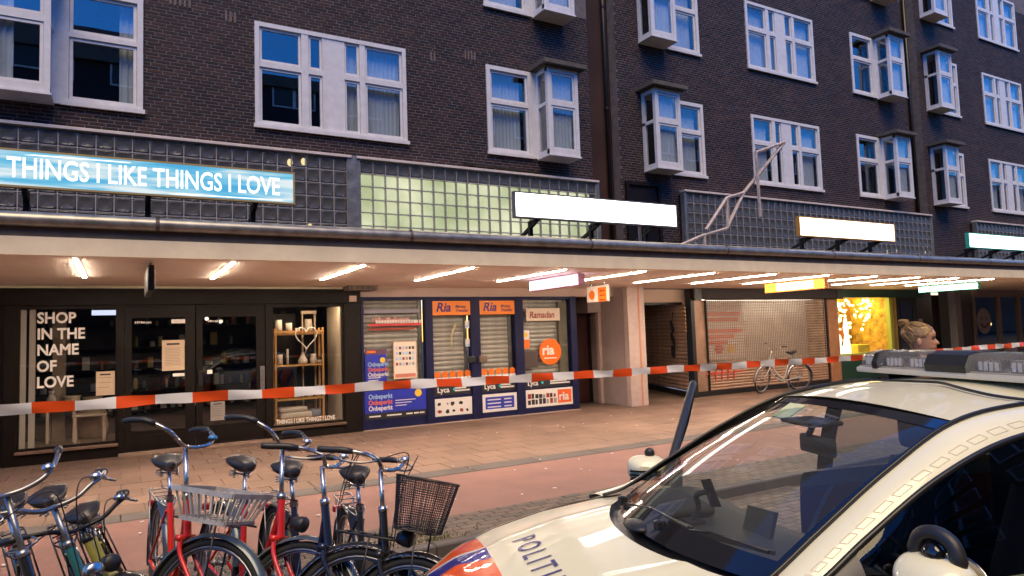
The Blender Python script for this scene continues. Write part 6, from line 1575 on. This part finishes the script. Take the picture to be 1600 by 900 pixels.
for y in (.36, -.36):
    so = inter('seat', MB().bbox(-1.45, -.85, y - .25, y + .25, .42, .62, .06), M['seat_cloth'], True)
    b_ = MB(); rows = []
    for i in range(9):
        u = i / 8; xx = -1.38 - .18 * u; zz = .58 + .56 * u; w_ = .25 - .05 * u
        rows.append([(xx + (.07 if math.sin(q) > 0 else .05) * math.sin(q), y + w_ * math.copysign(abs(math.cos(q)) ** .5, math.cos(q)), zz) for q in [2 * math.pi * k / 16 for k in range(16)]])
    b_.grid(rows, True).add(rows[-1], [tuple(range(16))]); b_.build('backrest', M['seat_cloth'], so, True)
    MB().bbox(-1.62, -1.52, y - .13, y + .13, 1.19, 1.37, .045).build('headrest', M['seat_cloth'], so, True)
    MB().tube([(-1.56, y - .05, 1.12), (-1.57, y - .05, 1.22)], .008, 6).tube([(-1.56, y + .05, 1.12), (-1.57, y + .05, 1.22)], .008, 6).build('headrest_post', M['chrome'], so)
rs = inter('rear_bench', MB().bbox(-2.5, -2.0, -.62, .62, .42, .60, .06), M['seat_cloth'], True)
MB().bbox(-2.64, -2.5, -.62, .62, .55, 1.15, .05).build('backrest', M['seat_cloth'], rs, True)
inter('partition', MB().box(-1.72, -1.70, -.10, .64, .6, 1.46), M['trim'])
swc = Vector((-.72, .36, .99)); nx_ = Vector((.82, 0, -.57)).normalized(); e1 = Vector((0, 1, 0)); e2 = nx_.cross(e1)
sw = inter('steering_wheel', MB().tube([swc + (e1 * math.cos(a) + e2 * math.sin(a)) * .185 for a in [2 * math.pi * k / 32 for k in range(32)]], .015, 8, True), M['black_plastic'], True)
MB().obox(swc, e1 * .075, e2 * .06, nx_ * .02).bar(swc, swc + e1 * .18, .03, .015).bar(swc, swc - e1 * .18, .03, .015).bar(swc, swc - e2 * .18, .03, .015).tube([swc, swc + nx_ * .25], .03, 8).build('hub', M['black_plastic'], sw)
rm = inter('rear_view_mirror', MB().bbox(-.735, -.70, -.08, .14, 1.29, 1.37, .015), M['black_plastic'])
MB().tube([(-.70, -.01, 1.36), (-.74, -.01, 1.43)], .014, 8).bbox(-.80, -.64, -.12, .10, 1.415, 1.435, .008).build('mirror_mount', M['black_plastic'], rm)
sm_ = ws(-.38, .86, -.008); inter('permit_sticker', MB().obox(sm_, Vector((0, .06, 0)), Vector((-.05, 0, .028)), Vector((.002, 0, .004))), mat('permit_paper', (.62, .66, .38), .6))
ph = inter('phone_mount', MB().tube(cr([(-.16, -.05, 1.03), (-.19, -.04, 1.09), (-.17, -.01, 1.15), (-.20, .02, 1.17)], 12), .012, 8).bbox(-.21, -.13, -.10, -.02, 1.02, 1.04, .006), M['black_plastic'])
MB().obox((-.215, .03, 1.165), Vector((.004, 0, 0)), Vector((0, .04, .01)), Vector((.015, -.012, .055))).build('phone', M['gloss_black'], ph)
tb = inter('tablet', MB().obox((-.33, .20, 1.075), Vector((.008, 0, .003)), Vector((0, .10, .01)), Vector((-.02, -.005, .055))), M['black_plastic'])
pdb = inter('dash_bag', MB().bbox(-.30, -.02, -.46, -.10, 1.03, 1.075, .02), M['seat_cloth'], True)
# --- open far door, hinged at its front edge
dr = link('door', None, car); dr.location = (-.33, -.87, 0); dr.rotation_euler.z = R(63)   # swings outward
def dpart(name, mb, m, sm='auto'):
    return mb.build(name, m, dr, sm)
pan = []
for z, y in ((.28, .0), (.45, -.02), (.65, -.026), (.85, -.014), (.97, .02), (1.0, .035)): pan.append([(-x, y, z) for x in (0, .3, .7, 1.0, 1.16)])
dpart('door_panel', MB().grid(pan), M['car_paint'], True)
pan2 = [[(p[0], p[1] + .10 - .05 * (p[2] > .9), p[2]) for p in r_] for r_ in pan]
dpart('door_trim', MB().grid(pan2), M['dash'], True)
dpart('door_edge', MB().grid([[(p[0][0], p[0][1], p[0][2]) for p in pan], [(p[0][0], p[0][1], p[0][2]) for p in pan2]]).grid([[p[-1] for p in pan], [p[-1] for p in pan2]]).grid([pan[0], pan2[0]]), M['car_paint'])
fp = cr([(-.02, .05, 1.0), (-.28, .10, 1.16), (-.58, .145, 1.31), (-.90, .175, 1.42), (-1.13, .185, 1.45), (-1.17, .12, 1.2), (-1.16, .05, 1.01)], 40)
fo = dpart('window_frame', MB().tube(fp, .026, 8), mat('door_frame_black', (.02, .02, .022), .5), True)
gl = MB(); gl.grid([[tuple(p) for p in fp], [(p.x, .05, 1.0) for p in fp]]); gl.build('window_glass', M['side_glass'], fo, True)
# mirror on the open door
mr_ = MB(); rows = []
L0 = Vector((-.17, -.06, 1.06))
for i in range(13):
    u = i / 12; a = math.sin(math.pi * min(1, max(0, u * .94 + .03))) ** .45
    rows.append([(L0.x + .09 - .18 * u, L0.y + .11 * a * math.copysign(abs(math.cos(q)) ** .65, math.cos(q)), L0.z + .072 * a * math.copysign(abs(math.sin(q)) ** .65, math.sin(q))) for q in [2 * math.pi * k / 20 for k in range(20)]])
mo = dpart('mirror_housing', mr_.grid(rows, True).add(rows[0], [tuple(range(20))]).add(rows[-1], [tuple(range(20))]), M['car_paint'], True)
for k in range(3): MB().box(L0.x + .055, L0.x + .098, L0.y - .085, L0.y + .085, L0.z - .05 + k * .022, L0.z - .042 + k * .022).build('mirror_vent', M['trim'], mo)
MB().ball((L0.x, L0.y + .02, L0.z + .085), (.025, .03, .03), 10, 8).build('mirror_cap', M['black_plastic'], mo, True)
